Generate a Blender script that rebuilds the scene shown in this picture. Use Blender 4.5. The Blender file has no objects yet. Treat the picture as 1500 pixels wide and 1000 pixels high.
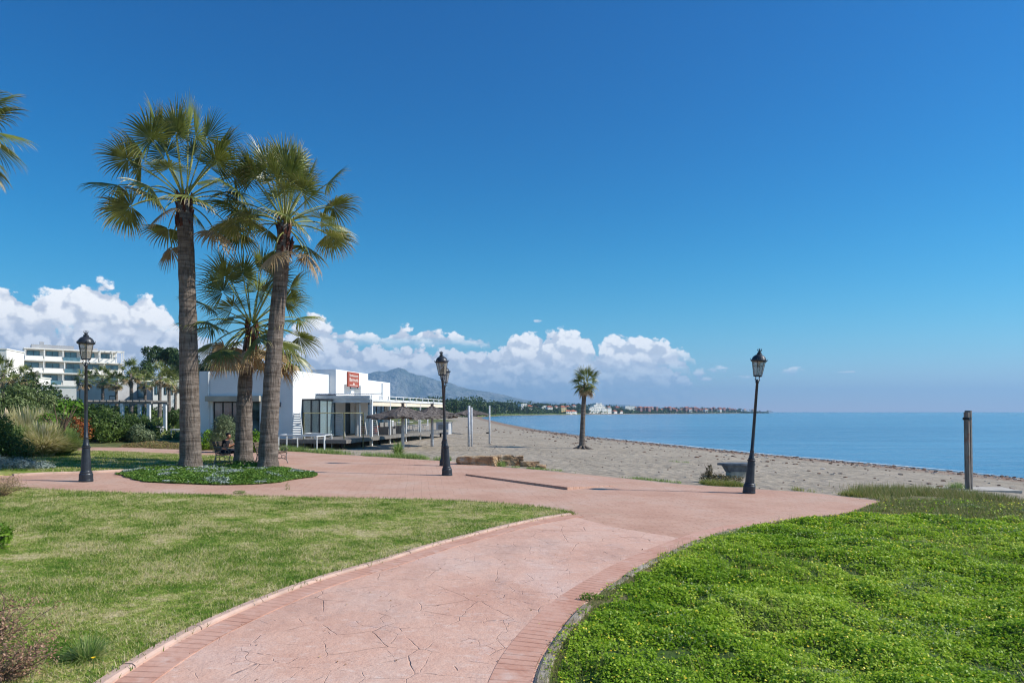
import bpy, bmesh, math, random
import numpy as np
from mathutils import Vector, Matrix
R = math.radians
scn = bpy.context.scene
C = scn.collection
random.seed(7)
HAZED = 1.75e-4
RNG = np.random.default_rng(7)

# ------------------------------------------------------------------ camera
CZ = 1.94
cam = bpy.data.objects.new('camera', bpy.data.cameras.new('camera'))
C.objects.link(cam)
cam.location = (0, 0, CZ)
cam.rotation_euler = (R(90), 0, 0)
cam.data.lens = 24.0
cam.data.sensor_width = 36.0
cam.data.shift_y = 103 / 1500
cam.data.clip_start = 0.1
cam.data.clip_end = 60000
scn.camera = cam
scn.view_settings.view_transform = 'Standard'
scn.view_settings.look = 'None'
scn.view_settings.gamma = 1
scn.view_settings.exposure = .48
scn.cycles.volume_bounces = 0
scn.cycles.filter_width = 1.2
scn.cycles.use_denoising = True
scn.cycles.denoising_prefilter = 'ACCURATE'
scn.cycles.denoising_input_passes = 'RGB_ALBEDO_NORMAL'
scn.cycles.max_bounces = 8
scn.cycles.transparent_max_bounces = 8

# ------------------------------------------------------------------ terrain functions
def ss(t):
    t = np.clip(t, 0, 1)
    return t * t * (3 - 2 * t)

def hsh(ix, iy):
    n = (ix.astype(np.int64) * 374761393 + iy.astype(np.int64) * 668265263) & 0x7fffffff
    n = ((n ^ (n >> 13)) * 1274126177) & 0x7fffffff
    return ((n ^ (n >> 16)) & 0xffff) / 65535.0

def vnoise(x, y):
    x = np.asarray(x, float); y = np.asarray(y, float)
    ix = np.floor(x); iy = np.floor(y)
    fx = ss(x - ix); fy = ss(y - iy)
    a = hsh(ix, iy); b = hsh(ix + 1, iy); c = hsh(ix, iy + 1); d = hsh(ix + 1, iy + 1)
    return (a * (1 - fx) + b * fx) * (1 - fy) + (c * (1 - fx) + d * fx) * fy

def fbm(x, y, o=4):
    s = 0; a = .5
    for i in range(o):
        s = s + a * vnoise(x * 2 ** i + 17.3 * i, y * 2 ** i - 9.1 * i); a *= .5
    return s

SEA = -1.3
def seapt(px, py):
    d = (CZ - SEA) * 1000 / (py - 603)
    return ((px - 750) / 1000 * d, d)
SHORE = [(120, -160), (60, -50), (36, 0), (29, 20)] + [seapt(*p) for p in
    [(1500, 700), (1300, 681), (1120, 665), (980, 651), (870, 640), (800, 631), (745, 621), (718, 615), (706, 612),
     (712, 610.4), (735, 609), (790, 607.9), (850, 607.2), (920, 606.5), (1000, 606.0), (1060, 605.5), (1105, 605.1), (1138, 604.9)]]
SHORE += [(640, 1780), (500, 2300), (200, 4000), (-2500, 5500), (-9000, 5500)]
SHN = np.array(SHORE)

def shore_d(x, y):
    """signed distance to the waterline, positive on land (land lies to the west of the line)"""
    x = np.asarray(x, float); y = np.asarray(y, float)
    best = np.full(x.shape, 1e9)
    inside = np.zeros(x.shape, bool)
    poly = np.vstack([SHN, [[-9000, -400], [120, -400]]])
    n = len(poly)
    for i in range(n):
        a = poly[i]; b = poly[(i + 1) % n]
        if i < len(SHN) - 1:
            ab = b - a
            t = np.clip(((x - a[0]) * ab[0] + (y - a[1]) * ab[1]) / (ab @ ab), 0, 1)
            d = np.hypot(x - a[0] - t * ab[0], y - a[1] - t * ab[1])
            best = np.minimum(best, d)
        cond = (a[1] > y) != (b[1] > y)
        xi = (b[0] - a[0]) * (y - a[1]) / ((b[1] - a[1]) if b[1] != a[1] else 1e-9) + a[0]
        inside ^= cond & (x < xi)
    return np.where(inside, best, -best)

def park(x):
    return np.maximum(np.minimum(-0.0224 * (x + 11.9), 1.2), -0.62)

def ground(x, y):
    x = np.asarray(x, float); y = np.asarray(y, float)
    sd = shore_d(x, y)
    B = SEA + np.where(sd > 0, 0.055 * sd, 0.12 * sd)
    B = np.maximum(B, -6)
    z = np.minimum(park(x), B)
    z = z + 5.0 * ss((-x - 50) / 60) * ss((y - 70) / 100) + 8 * ss((y - 400) / 900) * ss((sd - 30) / 300)
    return z

def gz(x, y):
    return float(ground(np.array([x]), np.array([y]))[0])

def gp(px, py, h=0.0):
    """where the sight line through a point of the photograph meets the ground"""
    Y = 2000 / (py - 603)
    for _ in range(14):
        x = (px - 750) / 1000 * Y
        Y = Y * .4 + .6 * (CZ - gz(x, Y) - h) * 1000 / (py - 603)
    return ((px - 750) / 1000 * Y, Y)

def gpark(px, py, h=0.03):
    """same on the park plane (exactly linear)"""
    k = (px - 750) / 1000
    # z = -0.0224*(k*Y+11.9)+h ; CZ - z = (py-603)/1000*Y
    Y = (CZ + 0.0224 * 11.9 - h) / ((py - 603) / 1000 - 0.0224 * k)
    return (k * Y, Y)

def wz(py, Y):
    return CZ + (603 - py) / 1000 * Y

# ------------------------------------------------------------------ colours / materials
def s2l(c):
    c = c / 255.0
    return c / 12.92 if c <= .04045 else ((c + .055) / 1.055) ** 2.4
def rgb(r, g, b):
    return (s2l(r), s2l(g), s2l(b), 1)

MATS = {}
class NT:
    def __init__(self, name):
        self.m = bpy.data.materials.new(name); self.m.use_nodes = True
        self.t = self.m.node_tree; self.n = self.t.nodes; self.l = self.t.links
        self.b = self.n['Principled BSDF']; self.out = self.n['Material Output']
    def new(self, t, **k):
        n = self.n.new(t)
        for a, v in k.items(): setattr(n, a, v)
        return n
    def link(self, a, b): self.l.new(a, b)
    def coord(self, kind='Object'):
        return self.new('ShaderNodeTexCoord').outputs[kind]
    def mapping(self, src, scale=(1, 1, 1), rot=(0, 0, 0)):
        m = self.new('ShaderNodeMapping'); m.inputs['Scale'].default_value = scale; m.inputs['Rotation'].default_value = rot
        self.link(src, m.inputs['Vector']); return m.outputs[0]
    def noise(self, src, scale, detail=4, rough=.55, dist=0):
        n = self.new('ShaderNodeTexNoise'); n.inputs['Scale'].default_value = scale
        n.inputs['Detail'].default_value = detail; n.inputs['Roughness'].default_value = rough
        n.inputs['Distortion'].default_value = dist
        if src is not None: self.link(src, n.inputs['Vector'])
        return n.outputs['Fac']
    def ramp(self, fac, stops, interp='LINEAR'):
        r = self.new('ShaderNodeValToRGB'); cr = r.color_ramp; cr.interpolation = interp
        while len(cr.elements) < len(stops): cr.elements.new(.5)
        for e, (p, c) in zip(cr.elements, stops):
            e.position = p; e.color = c if len(c) == 4 else (c[0], c[1], c[2], 1)
        self.link(fac, r.inputs[0]); return r.outputs[0]
    def mix(self, a, b, fac, blend='MIX'):
        m = self.new('ShaderNodeMix', data_type='RGBA', blend_type=blend)
        for s, v in ((m.inputs[0], fac), (m.inputs[6], a), (m.inputs[7], b)):
            if isinstance(v, (int, float, tuple)): s.default_value = v
            else: self.link(v, s)
        return m.outputs[2]
    def math(self, op, a, b=None, c=None, clamp=False):
        m = self.new('ShaderNodeMath', operation=op); m.use_clamp = clamp
        for s, v in zip(m.inputs, (a, b, c)):
            if v is None: continue
            if isinstance(v, (int, float)): s.default_value = v
            else: self.link(v, s)
        return m.outputs[0]
    def attr(self, name):
        a = self.new('ShaderNodeAttribute'); a.attribute_name = name; return a.outputs['Fac']
    def bump(self, h, strength=.5, dist=.02, normal=None):
        b = self.new('ShaderNodeBump'); b.inputs['Strength'].default_value = strength; b.inputs['Distance'].default_value = dist
        self.link(h, b.inputs['Height'])
        if normal is not None: self.link(normal, b.inputs['Normal'])
        return b.outputs[0]
    def base(self, c):
        if isinstance(c, tuple): self.b.inputs['Base Color'].default_value = c
        else: self.link(c, self.b.inputs['Base Color'])
    def set(self, rough=.7, metal=0, spec=.5):
        self.b.inputs['Roughness'].default_value = rough; self.b.inputs['Metallic'].default_value = metal
        self.b.inputs['Specular IOR Level'].default_value = spec
        return self.m

def stdmat(name, c1, c2=None, scale=3, rough=.75, bump=0.0, bscale=30, bdist=.01, metal=0, spec=.4, lo=.35, hi=.65, stretch=(1, 1, 1)):
    t = NT(name)
    co = t.mapping(t.coord(), stretch)
    if c2 is None: c2 = tuple(x * .75 for x in c1[:3]) + (1,)
    t.base(t.ramp(t.noise(co, scale, 6, .62), [(lo, c1), (hi, c2)]))
    if bump: t.link(t.bump(t.noise(co, bscale, 5), bump, bdist), t.b.inputs['Normal'])
    return t.set(rough, metal, spec)

def leafmat(name, cols, transl=.3, patch=None, rough=.5):
    """foliage: colour from the per-leaf 'rnd' value, a little light coming through"""
    t = NT(name)
    r = t.attr('rnd')
    k = len(cols)
    c = t.ramp(r, [(i / max(1, k - 1), cc) for i, cc in enumerate(cols)])
    if patch is not None:
        pc, sc, lo, hi = patch
        f = t.ramp(t.noise(t.coord(), sc, 3), [(lo, (0, 0, 0)), (hi, (1, 1, 1))])
        c = t.mix(c, pc, f)
    t.base(c); t.set(rough, 0, .3)
    tr = t.new('ShaderNodeBsdfTranslucent'); t.link(c, tr.inputs[0])
    mx = t.new('ShaderNodeMixShader'); mx.inputs[0].default_value = transl
    t.link(t.b.outputs[0], mx.inputs[1]); t.link(tr.outputs[0], mx.inputs[2])
    t.link(mx.outputs[0], t.out.inputs[0])
    return t.m

# ------------------------------------------------------------------ object helpers
def tag(o, label=None, cat=None, group=None, kind=None):
    if label: o['label'] = label
    if cat: o['category'] = cat
    if group: o['group'] = group
    if kind: o['kind'] = kind
    return o
def thing(name, label, cat, loc=(0, 0, 0), rz=0, group=None, tilt=(0, 0)):
    o = bpy.data.objects.new(name, None); C.objects.link(o)
    o.location = loc; o.rotation_euler = (tilt[0], tilt[1], rz); o.empty_display_size = .2
    return tag(o, label, cat, group)
def kids(o): return [c for c in bpy.data.objects if c.parent == o]
def copy_tree(o, parent=None):
    c = o.copy(); C.objects.link(c)
    if parent is not None: c.parent = parent
    for ch in kids(o): copy_tree(ch, c)
    return c
def dup(o, loc, rz=0, label=None, group=None, scale=None, tilt=(0, 0)):
    c = copy_tree(o); c.location = loc; c.rotation_euler = (tilt[0], tilt[1], rz)
    if scale is not None: c.scale = (scale,) * 3 if isinstance(scale, (int, float)) else scale
    if label: c['label'] = label
    if group: c['group'] = group
    return c

class MB:
    def __init__(self): self.v = []; self.f = []; self.mi = []; self.cm = 0; self.a = []; self.cv = 0.0
    def add(self, vs, fs):
        b = len(self.v); self.v += [tuple(p) for p in vs]; self.a += [self.cv] * len(vs)
        self.f += [tuple(b + i for i in f) for f in fs]; self.mi += [self.cm] * len(fs)
    def box(self, c, s, rz=0, taper=1.0, rx=0, ry=0):
        M = Matrix.Rotation(rz, 3, 'Z') @ Matrix.Rotation(ry, 3, 'Y') @ Matrix.Rotation(rx, 3, 'X')
        vs = []
        for z in (-1, 1):
            k = taper if z > 0 else 1
            for x, y in ((-1, -1), (1, -1), (1, 1), (-1, 1)):
                vs.append(Vector(c) + M @ Vector((x * s[0] / 2 * k, y * s[1] / 2 * k, z * s[2] / 2)))
        self.add(vs, [(3, 2, 1, 0), (4, 5, 6, 7), (0, 1, 5, 4), (1, 2, 6, 5), (2, 3, 7, 6), (3, 0, 4, 7)])
        return self
    def bx(self, x0, x1, y0, y1, z0, z1):
        return self.box(((x0 + x1) / 2, (y0 + y1) / 2, (z0 + z1) / 2), (x1 - x0, y1 - y0, z1 - z0))
    def prism(self, pts, z0, z1, flat=True):
        n = len(pts)
        g = (lambda p, z: (p[0], p[1], z)) if not callable(z0) else None
        lo = [(p[0], p[1], z0(p[0]) if callable(z0) else z0) for p in pts]
        hi = [(p[0], p[1], z1(p[0]) if callable(z1) else z1) for p in pts]
        self.add(lo + hi, [tuple(range(n, 2 * n)), tuple(reversed(range(n)))] + [(i, (i + 1) % n, n + (i + 1) % n, n + i) for i in range(n)])
        return self
    def tube(self, pts, rad, n=8, cap=True):
        pts = [Vector(p) for p in pts]
        if not hasattr(rad, '__len__'): rad = [rad] * len(pts)
        vs = []; fs = []
        up = None
        for i, p in enumerate(pts):
            d = (pts[min(i + 1, len(pts) - 1)] - pts[max(i - 1, 0)])
            d = d.normalized() if d.length > 1e-9 else Vector((0, 0, 1))
            if up is None: up = Vector((1, 0, 0)) if abs(d.x) < .8 else Vector((0, 1, 0))
            a = (up - d * up.dot(d)).normalized(); up = a; b = d.cross(a)
            for k in range(n):
                t = 2 * math.pi * k / n
                vs.append(p + (a * math.cos(t) + b * math.sin(t)) * rad[i])
        for i in range(len(pts) - 1):
            for k in range(n):
                fs.append((i * n + k, i * n + (k + 1) % n, (i + 1) * n + (k + 1) % n, (i + 1) * n + k))
        if cap: fs += [tuple(reversed(range(n))), tuple(range(len(vs) - n, len(vs)))]
        self.add(vs, fs); return self
    def lathe(self, prof, n=16, c=(0, 0, 0)):
        vs = [(c[0] + r * math.cos(2 * math.pi * k / n), c[1] + r * math.sin(2 * math.pi * k / n), c[2] + z) for r, z in prof for k in range(n)]
        fs = [(i * n + k, i * n + (k + 1) % n, (i + 1) * n + (k + 1) % n, (i + 1) * n + k) for i in range(len(prof) - 1) for k in range(n)]
        fs += [tuple(reversed(range(n))), tuple(range(len(vs) - n, len(vs)))]
        self.add(vs, fs); return self
    def ball(self, c, r, n=8, m=6, jit=0, sq=(1, 1, 1)):
        vs = [];
        for i in range(1, m):
            th = math.pi * i / m
            for k in range(n):
                ph = 2 * math.pi * k / n; rr = r * (1 + random.uniform(-jit, jit))
                vs.append((c[0] + sq[0] * rr * math.sin(th) * math.cos(ph), c[1] + sq[1] * rr * math.sin(th) * math.sin(ph), c[2] + sq[2] * rr * math.cos(th)))
        t = len(vs); vs += [(c[0], c[1], c[2] + r * sq[2]), (c[0], c[1], c[2] - r * sq[2])]
        fs = [(i * n + k, (i + 1) * n + k, (i + 1) * n + (k + 1) % n, i * n + (k + 1) % n) for i in range(m - 2) for k in range(n)]
        fs += [(t, k, (k + 1) % n) for k in range(n)] + [(t + 1, (m - 2) * n + (k + 1) % n, (m - 2) * n + k) for k in range(n)]
        self.add(vs, fs); return self
    def build(self, name, mats, parent=None, smooth=False, kind=None, attr=None, loc=None):
        me = bpy.data.meshes.new(name); me.from_pydata(self.v, [], self.f)
        for m in (mats if isinstance(mats, (list, tuple)) else [mats]): me.materials.append(m)
        if any(self.mi): me.polygons.foreach_set('material_index', self.mi)
        if smooth: me.polygons.foreach_set('use_smooth', [True] * len(self.f))
        if attr:
            at = me.attributes.new(attr, 'FLOAT', 'POINT'); at.data.foreach_set('value', self.a)
        me.update()
        o = bpy.data.objects.new(name, me); C.objects.link(o)
        if parent is not None: o.parent = parent
        if loc is not None: o.location = loc
        if kind: o['kind'] = kind
        return o

def array_mesh(name, V, k, mat, rnd=None, parent=None, extra=None):
    """V: (N*k,3) vertices, every k of them one face"""
    V = np.asarray(V, np.float32); n = len(V); nf = n // k
    me = bpy.data.meshes.new(name)
    me.vertices.add(n); me.vertices.foreach_set('co', V.ravel())
    me.loops.add(n); me.loops.foreach_set('vertex_index', np.arange(n, dtype=np.int32))
    me.polygons.add(nf); me.polygons.foreach_set('loop_start', np.arange(0, n, k, dtype=np.int32))
    if rnd is not None:
        at = me.attributes.new('rnd', 'FLOAT', 'POINT'); at.data.foreach_set('value', np.repeat(np.asarray(rnd, np.float32), k))
    for m in (mat if isinstance(mat, (list, tuple)) else [mat]): me.materials.append(m)
    me.update(calc_edges=True)
    o = bpy.data.objects.new(name, me); C.objects.link(o)
    if parent is not None: o.parent = parent
    return o

def unit(a):
    return a / np.maximum(np.linalg.norm(a, axis=-1, keepdims=True), 1e-9)

def leaf_quads(P, N, size, asp=.5, rng=RNG):
    """kite shaped leaves at P facing roughly N"""
    n = len(P); r = unit(rng.normal(size=(n, 3)))
    t = unit(np.cross(N, r)); b = np.cross(N, t)
    s = (size * np.ones(n))[:, None]
    v = np.stack([P - t * s * .5, P + b * s * asp * .5 + N * s * .08, P + t * s * .5, P - b * s * asp * .5 + N * s * .08], 1)
    return v.reshape(-1, 3)

def lump_points(lumps, n, rng=RNG, shell=.55, zmin=None):
    """points spread through (mostly the outer part of) a set of ellipsoids (cx,cy,cz,rx,ry,rz)"""
    L = np.array(lumps, float); w = (L[:, 3] * L[:, 4] + L[:, 3] * L[:, 5] + L[:, 4] * L[:, 5]); w /= w.sum()
    i = rng.choice(len(L), n, p=w)
    d = unit(rng.normal(size=(n, 3)))
    rr = (shell + (1 - shell) * rng.random(n) ** .6) * (1 + .10 * rng.normal(size=n))
    P = L[i, :3] + d * L[i, 3:] * rr[:, None]
    N = unit(d / L[i, 3:] + rng.normal(size=(n, 3)) * .5 * (1 / L[i, 3:].mean(1))[:, None])
    if zmin is not None:
        k = P[:, 2] > zmin; P = P[k]; N = N[k]
    return P, N

def foliage(name, lumps, n, size, mat, parent=None, asp=.5, shell=.55, zmin=None, sub=0, rng=RNG):
    if sub:
        ex = []
        for l in lumps:
            for _ in range(sub):
                d = unit(rng.normal(size=(1, 3)))[0]; k = rng.uniform(.3, .5)
                ex.append((l[0] + d[0] * l[3] * .75, l[1] + d[1] * l[4] * .75, l[2] + d[2] * l[5] * .7, l[3] * k, l[4] * k, l[5] * k))
        lumps = list(lumps) + ex
    P, N = lump_points(lumps, n, rng, shell, zmin)
    s = size * (.6 + .8 * rng.random(len(P)))
    # clumps of lighter and darker leaves (new and old growth), then leaf to leaf variation
    cl = vnoise(P[:, 0] / (size * 9) + 50, P[:, 2] / (size * 9) + P[:, 1] / (size * 11))
    r = np.clip(.55 * cl + .45 * rng.random(len(P)), 0, 1)
    return array_mesh(name, leaf_quads(P, N, s, asp, rng), 4, mat, r, parent)

def blades(name, P, h, w, lean, mat, parent=None, rng=RNG, rnd=None):
    """thin triangular blades growing at P"""
    n = len(P); a = rng.random(n) * 6.283
    side = np.stack([np.cos(a), np.sin(a), 0 * a], 1); ld = np.stack([-np.sin(a), np.cos(a), 0 * a], 1)
    hh = h * (.5 + rng.random(n)); ww = np.broadcast_to(w, (n,))
    l = (lean * rng.normal(size=n))[:, None]
    top = P + ld * l * hh[:, None] + np.array([0, 0, 1.0]) * hh[:, None]
    V = np.stack([P - side * ww[:, None] / 2, P + side * ww[:, None] / 2, top], 1).reshape(-1, 3)
    return array_mesh(name, V, 3, mat, rng.random(n) if rnd is None else rnd, parent)

def inpoly(x, y, poly):
    ins = np.zeros(np.shape(x), bool); n = len(poly)
    for i in range(n):
        a = poly[i]; b = poly[(i + 1) % n]
        c = (a[1] > y) != (b[1] > y)
        ins ^= c & (x < (b[0] - a[0]) * (y - a[1]) / ((b[1] - a[1]) or 1e-9) + a[0])
    return ins

def smooth_line(pts, n=8):
    """Catmull-Rom through pts"""
    P = [np.array(p, float) for p in pts]; P = [2 * P[0] - P[1]] + P + [2 * P[-1] - P[-2]]
    o = []
    for i in range(1, len(P) - 2):
        for k in range(n):
            t = k / n
            o.append(.5 * (2 * P[i] + (P[i + 1] - P[i - 1]) * t + (2 * P[i - 1] - 5 * P[i] + 4 * P[i + 1] - P[i + 2]) * t * t + (3 * P[i] - P[i - 1] - 3 * P[i + 1] + P[i + 2]) * t ** 3))
    o.append(P[-2]); return [tuple(p) for p in o]

def offset(pts, d):
    P = np.array(pts); T = np.gradient(P, axis=0); T = T / np.linalg.norm(T, axis=1)[:, None]
    return P + np.stack([-T[:, 1], T[:, 0]], 1) * (d if np.ndim(d) == 0 else np.asarray(d)[:, None])
SKYSAT = 1.30; SKYVAL = .90; CLOUDK = 9.6
SKYTINT = (.015, .66, .98, 1); HAZEC = (8.2, 6.5, 7.0, 1); HAZEW = 100; HAZEA = 1.0
# ------------------------------------------------------------------ sand and soil sheet
def axis(lo, hi, s0, c=0.0, flat=30, g=.035):
    out = [c]
    p = c
    while p < hi:
        p += s0 + max(0, p - c - flat) * g; out.append(p)
    p = c; left = []
    while p > lo:
        p -= s0 + max(0, c - p - flat) * g; left.append(p)
    return np.array(left[::-1] + out)
gx = axis(-2600, 1500, .55, 5, 32, .03); gy = axis(-60, 5600, .55, 22, 34, .02)
GX, GY = np.meshgrid(gx, gy, indexing='ij')
GZ = ground(GX, GY); SD = shore_d(GX, GY)
# footprints and small dunes on the beach only
bm_ = ss((park(GX) - GZ - .0) / .06) * ss((SD - 2) / 5) * (GY < 300)
GZ = GZ + bm_ * ((fbm(GX * .9, GY * .9, 3) - .45) * .10)
nx, ny = GX.shape
idx = np.arange(nx * ny).reshape(nx, ny)
F = np.stack([idx[:-1, :-1], idx[1:, :-1], idx[1:, 1:], idx[:-1, 1:]], -1).reshape(-1, 4)
me = bpy.data.meshes.new('ground')
me.vertices.add(nx * ny); me.vertices.foreach_set('co', np.stack([GX, GY, GZ], -1).astype(np.float32).ravel())
me.loops.add(F.size); me.loops.foreach_set('vertex_index', F.astype(np.int32).ravel())
me.polygons.add(len(F)); me.polygons.foreach_set('loop_start', np.arange(0, F.size, 4, dtype=np.int32))
me.polygons.foreach_set('use_smooth', np.ones(len(F), bool))
# 'veg': where the soil carries scrub instead of sand
veg = np.zeros(GX.shape)
veg = np.maximum(veg, ss((-GX - 14.5 - np.maximum(GY - 37, 0) * .0) / 2.5) * ss((75 - 0 * GY) / 10))
veg = np.where(GY > 60, ss((SD - 40 - 30 * fbm(GX / 40, GY / 40)) / 15), veg)
veg = np.maximum(veg, ss((-GX - 14.5) / 2.5) * (GY < 200))
veg = np.maximum(veg, ss((SD - 22) / 10) * ss((GY - 420) / 150))
for nm, arr in (('veg', veg), ('shore', np.clip(SD, -20, 60))):
    at = me.attributes.new(nm, 'FLOAT', 'POINT'); at.data.foreach_set('value', arr.astype(np.float32).ravel())
me.update(calc_edges=True)
t = NT('sand_and_soil')
co = t.coord(); shv = t.attr('shore'); vg = t.attr('veg')
big = t.noise(co, .35, 4); fine = t.noise(co, 9, 6, .7); mid = t.noise(co, 1.8, 5, .65)
sand = t.ramp(big, [(.3, rgb(174, 161, 143)), (.7, rgb(148, 136, 119))])
sand = t.mix(sand, rgb(118, 106, 92), t.ramp(fine, [(.52, (0, 0, 0)), (.72, (.75,) * 3)]))
sand = t.mix(sand, rgb(194, 180, 158), t.ramp(mid, [(.5, (0, 0, 0)), (.75, (.7,) * 3)]))
# stones sprinkled in the sand
vo = t.new('ShaderNodeTexVoronoi'); vo.inputs['Scale'].default_value = 9; t.link(co, vo.inputs['Vector'])
stone = t.math('MULTIPLY', t.ramp(vo.outputs['Distance'], [(.10, (1,) * 3), (.16, (0,) * 3)]), t.ramp(t.noise(co, .9, 3), [(.5, (0,) * 3), (.62, (.9,) * 3)]))
sand = t.mix(sand, t.ramp(t.noise(co, 7, 1), [(.35, rgb(86, 78, 70)), (.65, rgb(150, 146, 140))]), stone)
# strand line: weed and reddish shingle, then wet sand
wob = t.math('ADD', shv, t.math('MULTIPLY', t.math('SUBTRACT', t.noise(co, .6, 5, .7), .5), 3.0))
weed = t.math('MULTIPLY', t.ramp(t.math('DIVIDE', wob, 10), [(.08, (0,) * 3), (.16, (1,) * 3), (.3, (1,) * 3), (.5, (0,) * 3)]), t.ramp(t.noise(co, 3.2, 5, .75), [(.42, (0,) * 3), (.56, (1,) * 3)]))
sand = t.mix(sand, t.ramp(t.noise(co, 5, 3), [(.35, rgb(92, 62, 46)), (.6, rgb(142, 96, 72))]), weed)
wet = t.ramp(t.math('DIVIDE', wob, 10), [(.0, (1,) * 3), (.14, (0,) * 3)])
sand = t.mix(sand, rgb(78, 70, 62), t.math('MULTIPLY', wet, .85))
soil = t.ramp(mid, [(.3, rgb(70, 84, 44)), (.5, rgb(98, 104, 58)), (.7, rgb(136, 126, 84))])
t.base(t.mix(sand, soil, vg))
fv = t.new('ShaderNodeTexVoronoi', feature='SMOOTH_F1'); fv.inputs['Scale'].default_value = 2.6; fv.inputs['Smoothness'].default_value = .6; t.link(t.mapping(co, (1, 1.3, 1), (0, 0, .4)), fv.inputs['Vector'])
hh = t.math('ADD', t.math('ADD', t.math('MULTIPLY', fine, .35), mid), t.math('MULTIPLY', fv.outputs['Distance'], .9))
t.link(t.bump(hh, 1.0, .11), t.b.inputs['Normal'])
t.link(t.ramp(wet, [(0, (.9,) * 3), (1, (.25,) * 3)]), t.b.inputs['Roughness'])
me.materials.append(t.m); t.b.inputs['Specular IOR Level'].default_value = .25
g = bpy.data.objects.new('ground', me); C.objects.link(g); tag(g, kind='structure')

# ------------------------------------------------------------------ sea
t = NT('sea_water')
co = t.coord()
w1 = t.noise(t.mapping(co, (.10, .30, 1), (0, 0, R(20))), 1.0, 5, .6)
w2 = t.noise(t.mapping(co, (.6, 1.7, 1), (0, 0, R(8))), 1.0, 4, .6)
w3 = t.noise(t.mapping(co, (.012, .05, 1), (0, 0, R(12))), 1.0, 3, .6)
w4 = t.noise(t.mapping(co, (.022, .22, 1), (0, 0, R(14))), 1.0, 5, .65)
h = t.math('ADD', t.math('MULTIPLY', w1, 1.0), t.math('MULTIPLY', w2, .30))
t.link(t.bump(h, .8, .45), t.b.inputs['Normal'])
t.base(t.ramp(t.math('ADD', t.math('MULTIPLY', w3, .5), t.math('MULTIPLY', w4, .5)), [(.40, (.035, .15, .27, 1)), (.60, (.09, .27, .40, 1))]))
t.set(.16, 0, .5); t.b.inputs['IOR'].default_value = 1.33
SW = MB(); xs = [-3000, 11000]; ys = [-300, 11000]
SW.add([(xs[0], ys[0], SEA), (xs[1], ys[0], SEA), (xs[1], ys[1], SEA), (xs[0], ys[1], SEA)], [(0, 1, 2, 3)])
o = SW.build('sea', t.m); tag(o, kind='structure')
# thin broken foam where the ripples reach the shore
f_ = MB(); sl_ = smooth_line([(p[0], p[1]) for p in SHORE[1:9]], 60)
for i in range(len(sl_) - 1):
    a, b = Vector((*sl_[i], 0)), Vector((*sl_[i + 1], 0)); 
    k = vnoise(np.array([a.y * .12]), np.array([3.0]))[0]
    if k < .42: continue
    n = Vector((-(b - a).y, (b - a).x, 0)).normalized(); w = .10 + .5 * (k - .42)
    o1 = .4 * math.sin(a.y * .7) * .3
    f_.add([a - n * (o1 + .25), b - n * (o1 + .25), b - n * (o1 + .25 + w), a - n * (o1 + .25 + w)], [(3, 2, 1, 0)])
f_.v = [(p[0], p[1], SEA + .012) for p in f_.v]
tag(f_.build('foam', stdmat('foam_white', rgb(225, 230, 232), rgb(190, 205, 212), 2, .6)), 'thin white foam line along the water edge of the beach', 'foam', kind='stuff')

# ------------------------------------------------------------------ promenade
t = NT('stamped_brick_concrete')
co = t.coord()
br = t.new('ShaderNodeTexBrick'); br.inputs['Scale'].default_value = 1.0; br.inputs['Brick Width'].default_value = .42; br.inputs['Row Height'].default_value = .14
br.inputs['Mortar Size'].default_value = .008; br.inputs['Mortar Smooth'].default_value = .3; br.offset = .5
wv = t.new('ShaderNodeVectorMath', operation='MULTIPLY_ADD'); nz = t.new('ShaderNodeTexNoise'); nz.inputs['Scale'].default_value = 1.2; t.link(co, nz.inputs['Vector'])
wv.inputs[1].default_value = (.12, .12, 0); t.link(nz.outputs['Color'], wv.inputs[0]); t.link(co, wv.inputs[2])
t.link(t.mapping(wv.outputs[0], (1, 1, 1), (0, 0, R(-8))), br.inputs['Vector'])
cc = t.ramp(t.noise(co, .5, 5, .6), [(.3, rgb(188, 146, 124)), (.5, rgb(202, 162, 140)), (.72, rgb(204, 174, 156))])
cc = t.mix(cc, rgb(178, 126, 98), t.ramp(t.noise(co, 4.5, 5, .7), [(.5, (0,) * 3), (.75, (.55,) * 3)]))
cc = t.mix(cc, rgb(150, 106, 88), t.ramp(t.noise(t.mapping(co, (1, 2.6, 1)), 16, 5, .75), [(.52, (0,) * 3), (.68, (.7,) * 3)]))
cc = t.mix(cc, rgb(138, 102, 86), t.math('MULTIPLY', t.math('MULTIPLY', br.outputs['Fac'], .75), t.ramp(t.noise(co, 1.6, 2), [(.35, (.15,) * 3), (.6, (1,) * 3)])))
cc = t.mix(cc, rgb(186, 160, 138), t.ramp(t.noise(t.mapping(co, (.5, 1, 1), (0, 0, -.2)), .55, 6, .7), [(.52, (0,) * 3), (.7, (.6,) * 3)]))
t.base(cc); t.set(.82, 0, .3)
t.link(t.bump(t.math('SUBTRACT', t.math('MULTIPLY', t.noise(co, 30, 4), .3), br.outputs['Fac']), .5, .01), t.b.inputs['Normal'])
M_BRICK = t.m
t = NT('stamped_flagstone_concrete')
co = t.coord()
wv = t.new('ShaderNodeVectorMath', operation='MULTIPLY_ADD'); nz = t.new('ShaderNodeTexNoise'); nz.inputs['Scale'].default_value = 2.2; t.link(co, nz.inputs['Vector'])
wv.inputs[1].default_value = (.16, .16, 0); t.link(nz.outputs['Color'], wv.inputs[0]); t.link(co, wv.inputs[2])
vo = t.new('ShaderNodeTexVoronoi', feature='DISTANCE_TO_EDGE'); vo.inputs['Scale'].default_value = 1.9; vo.inputs['Randomness'].default_value = .85; t.link(wv.outputs[0], vo.inputs['Vector'])
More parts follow.
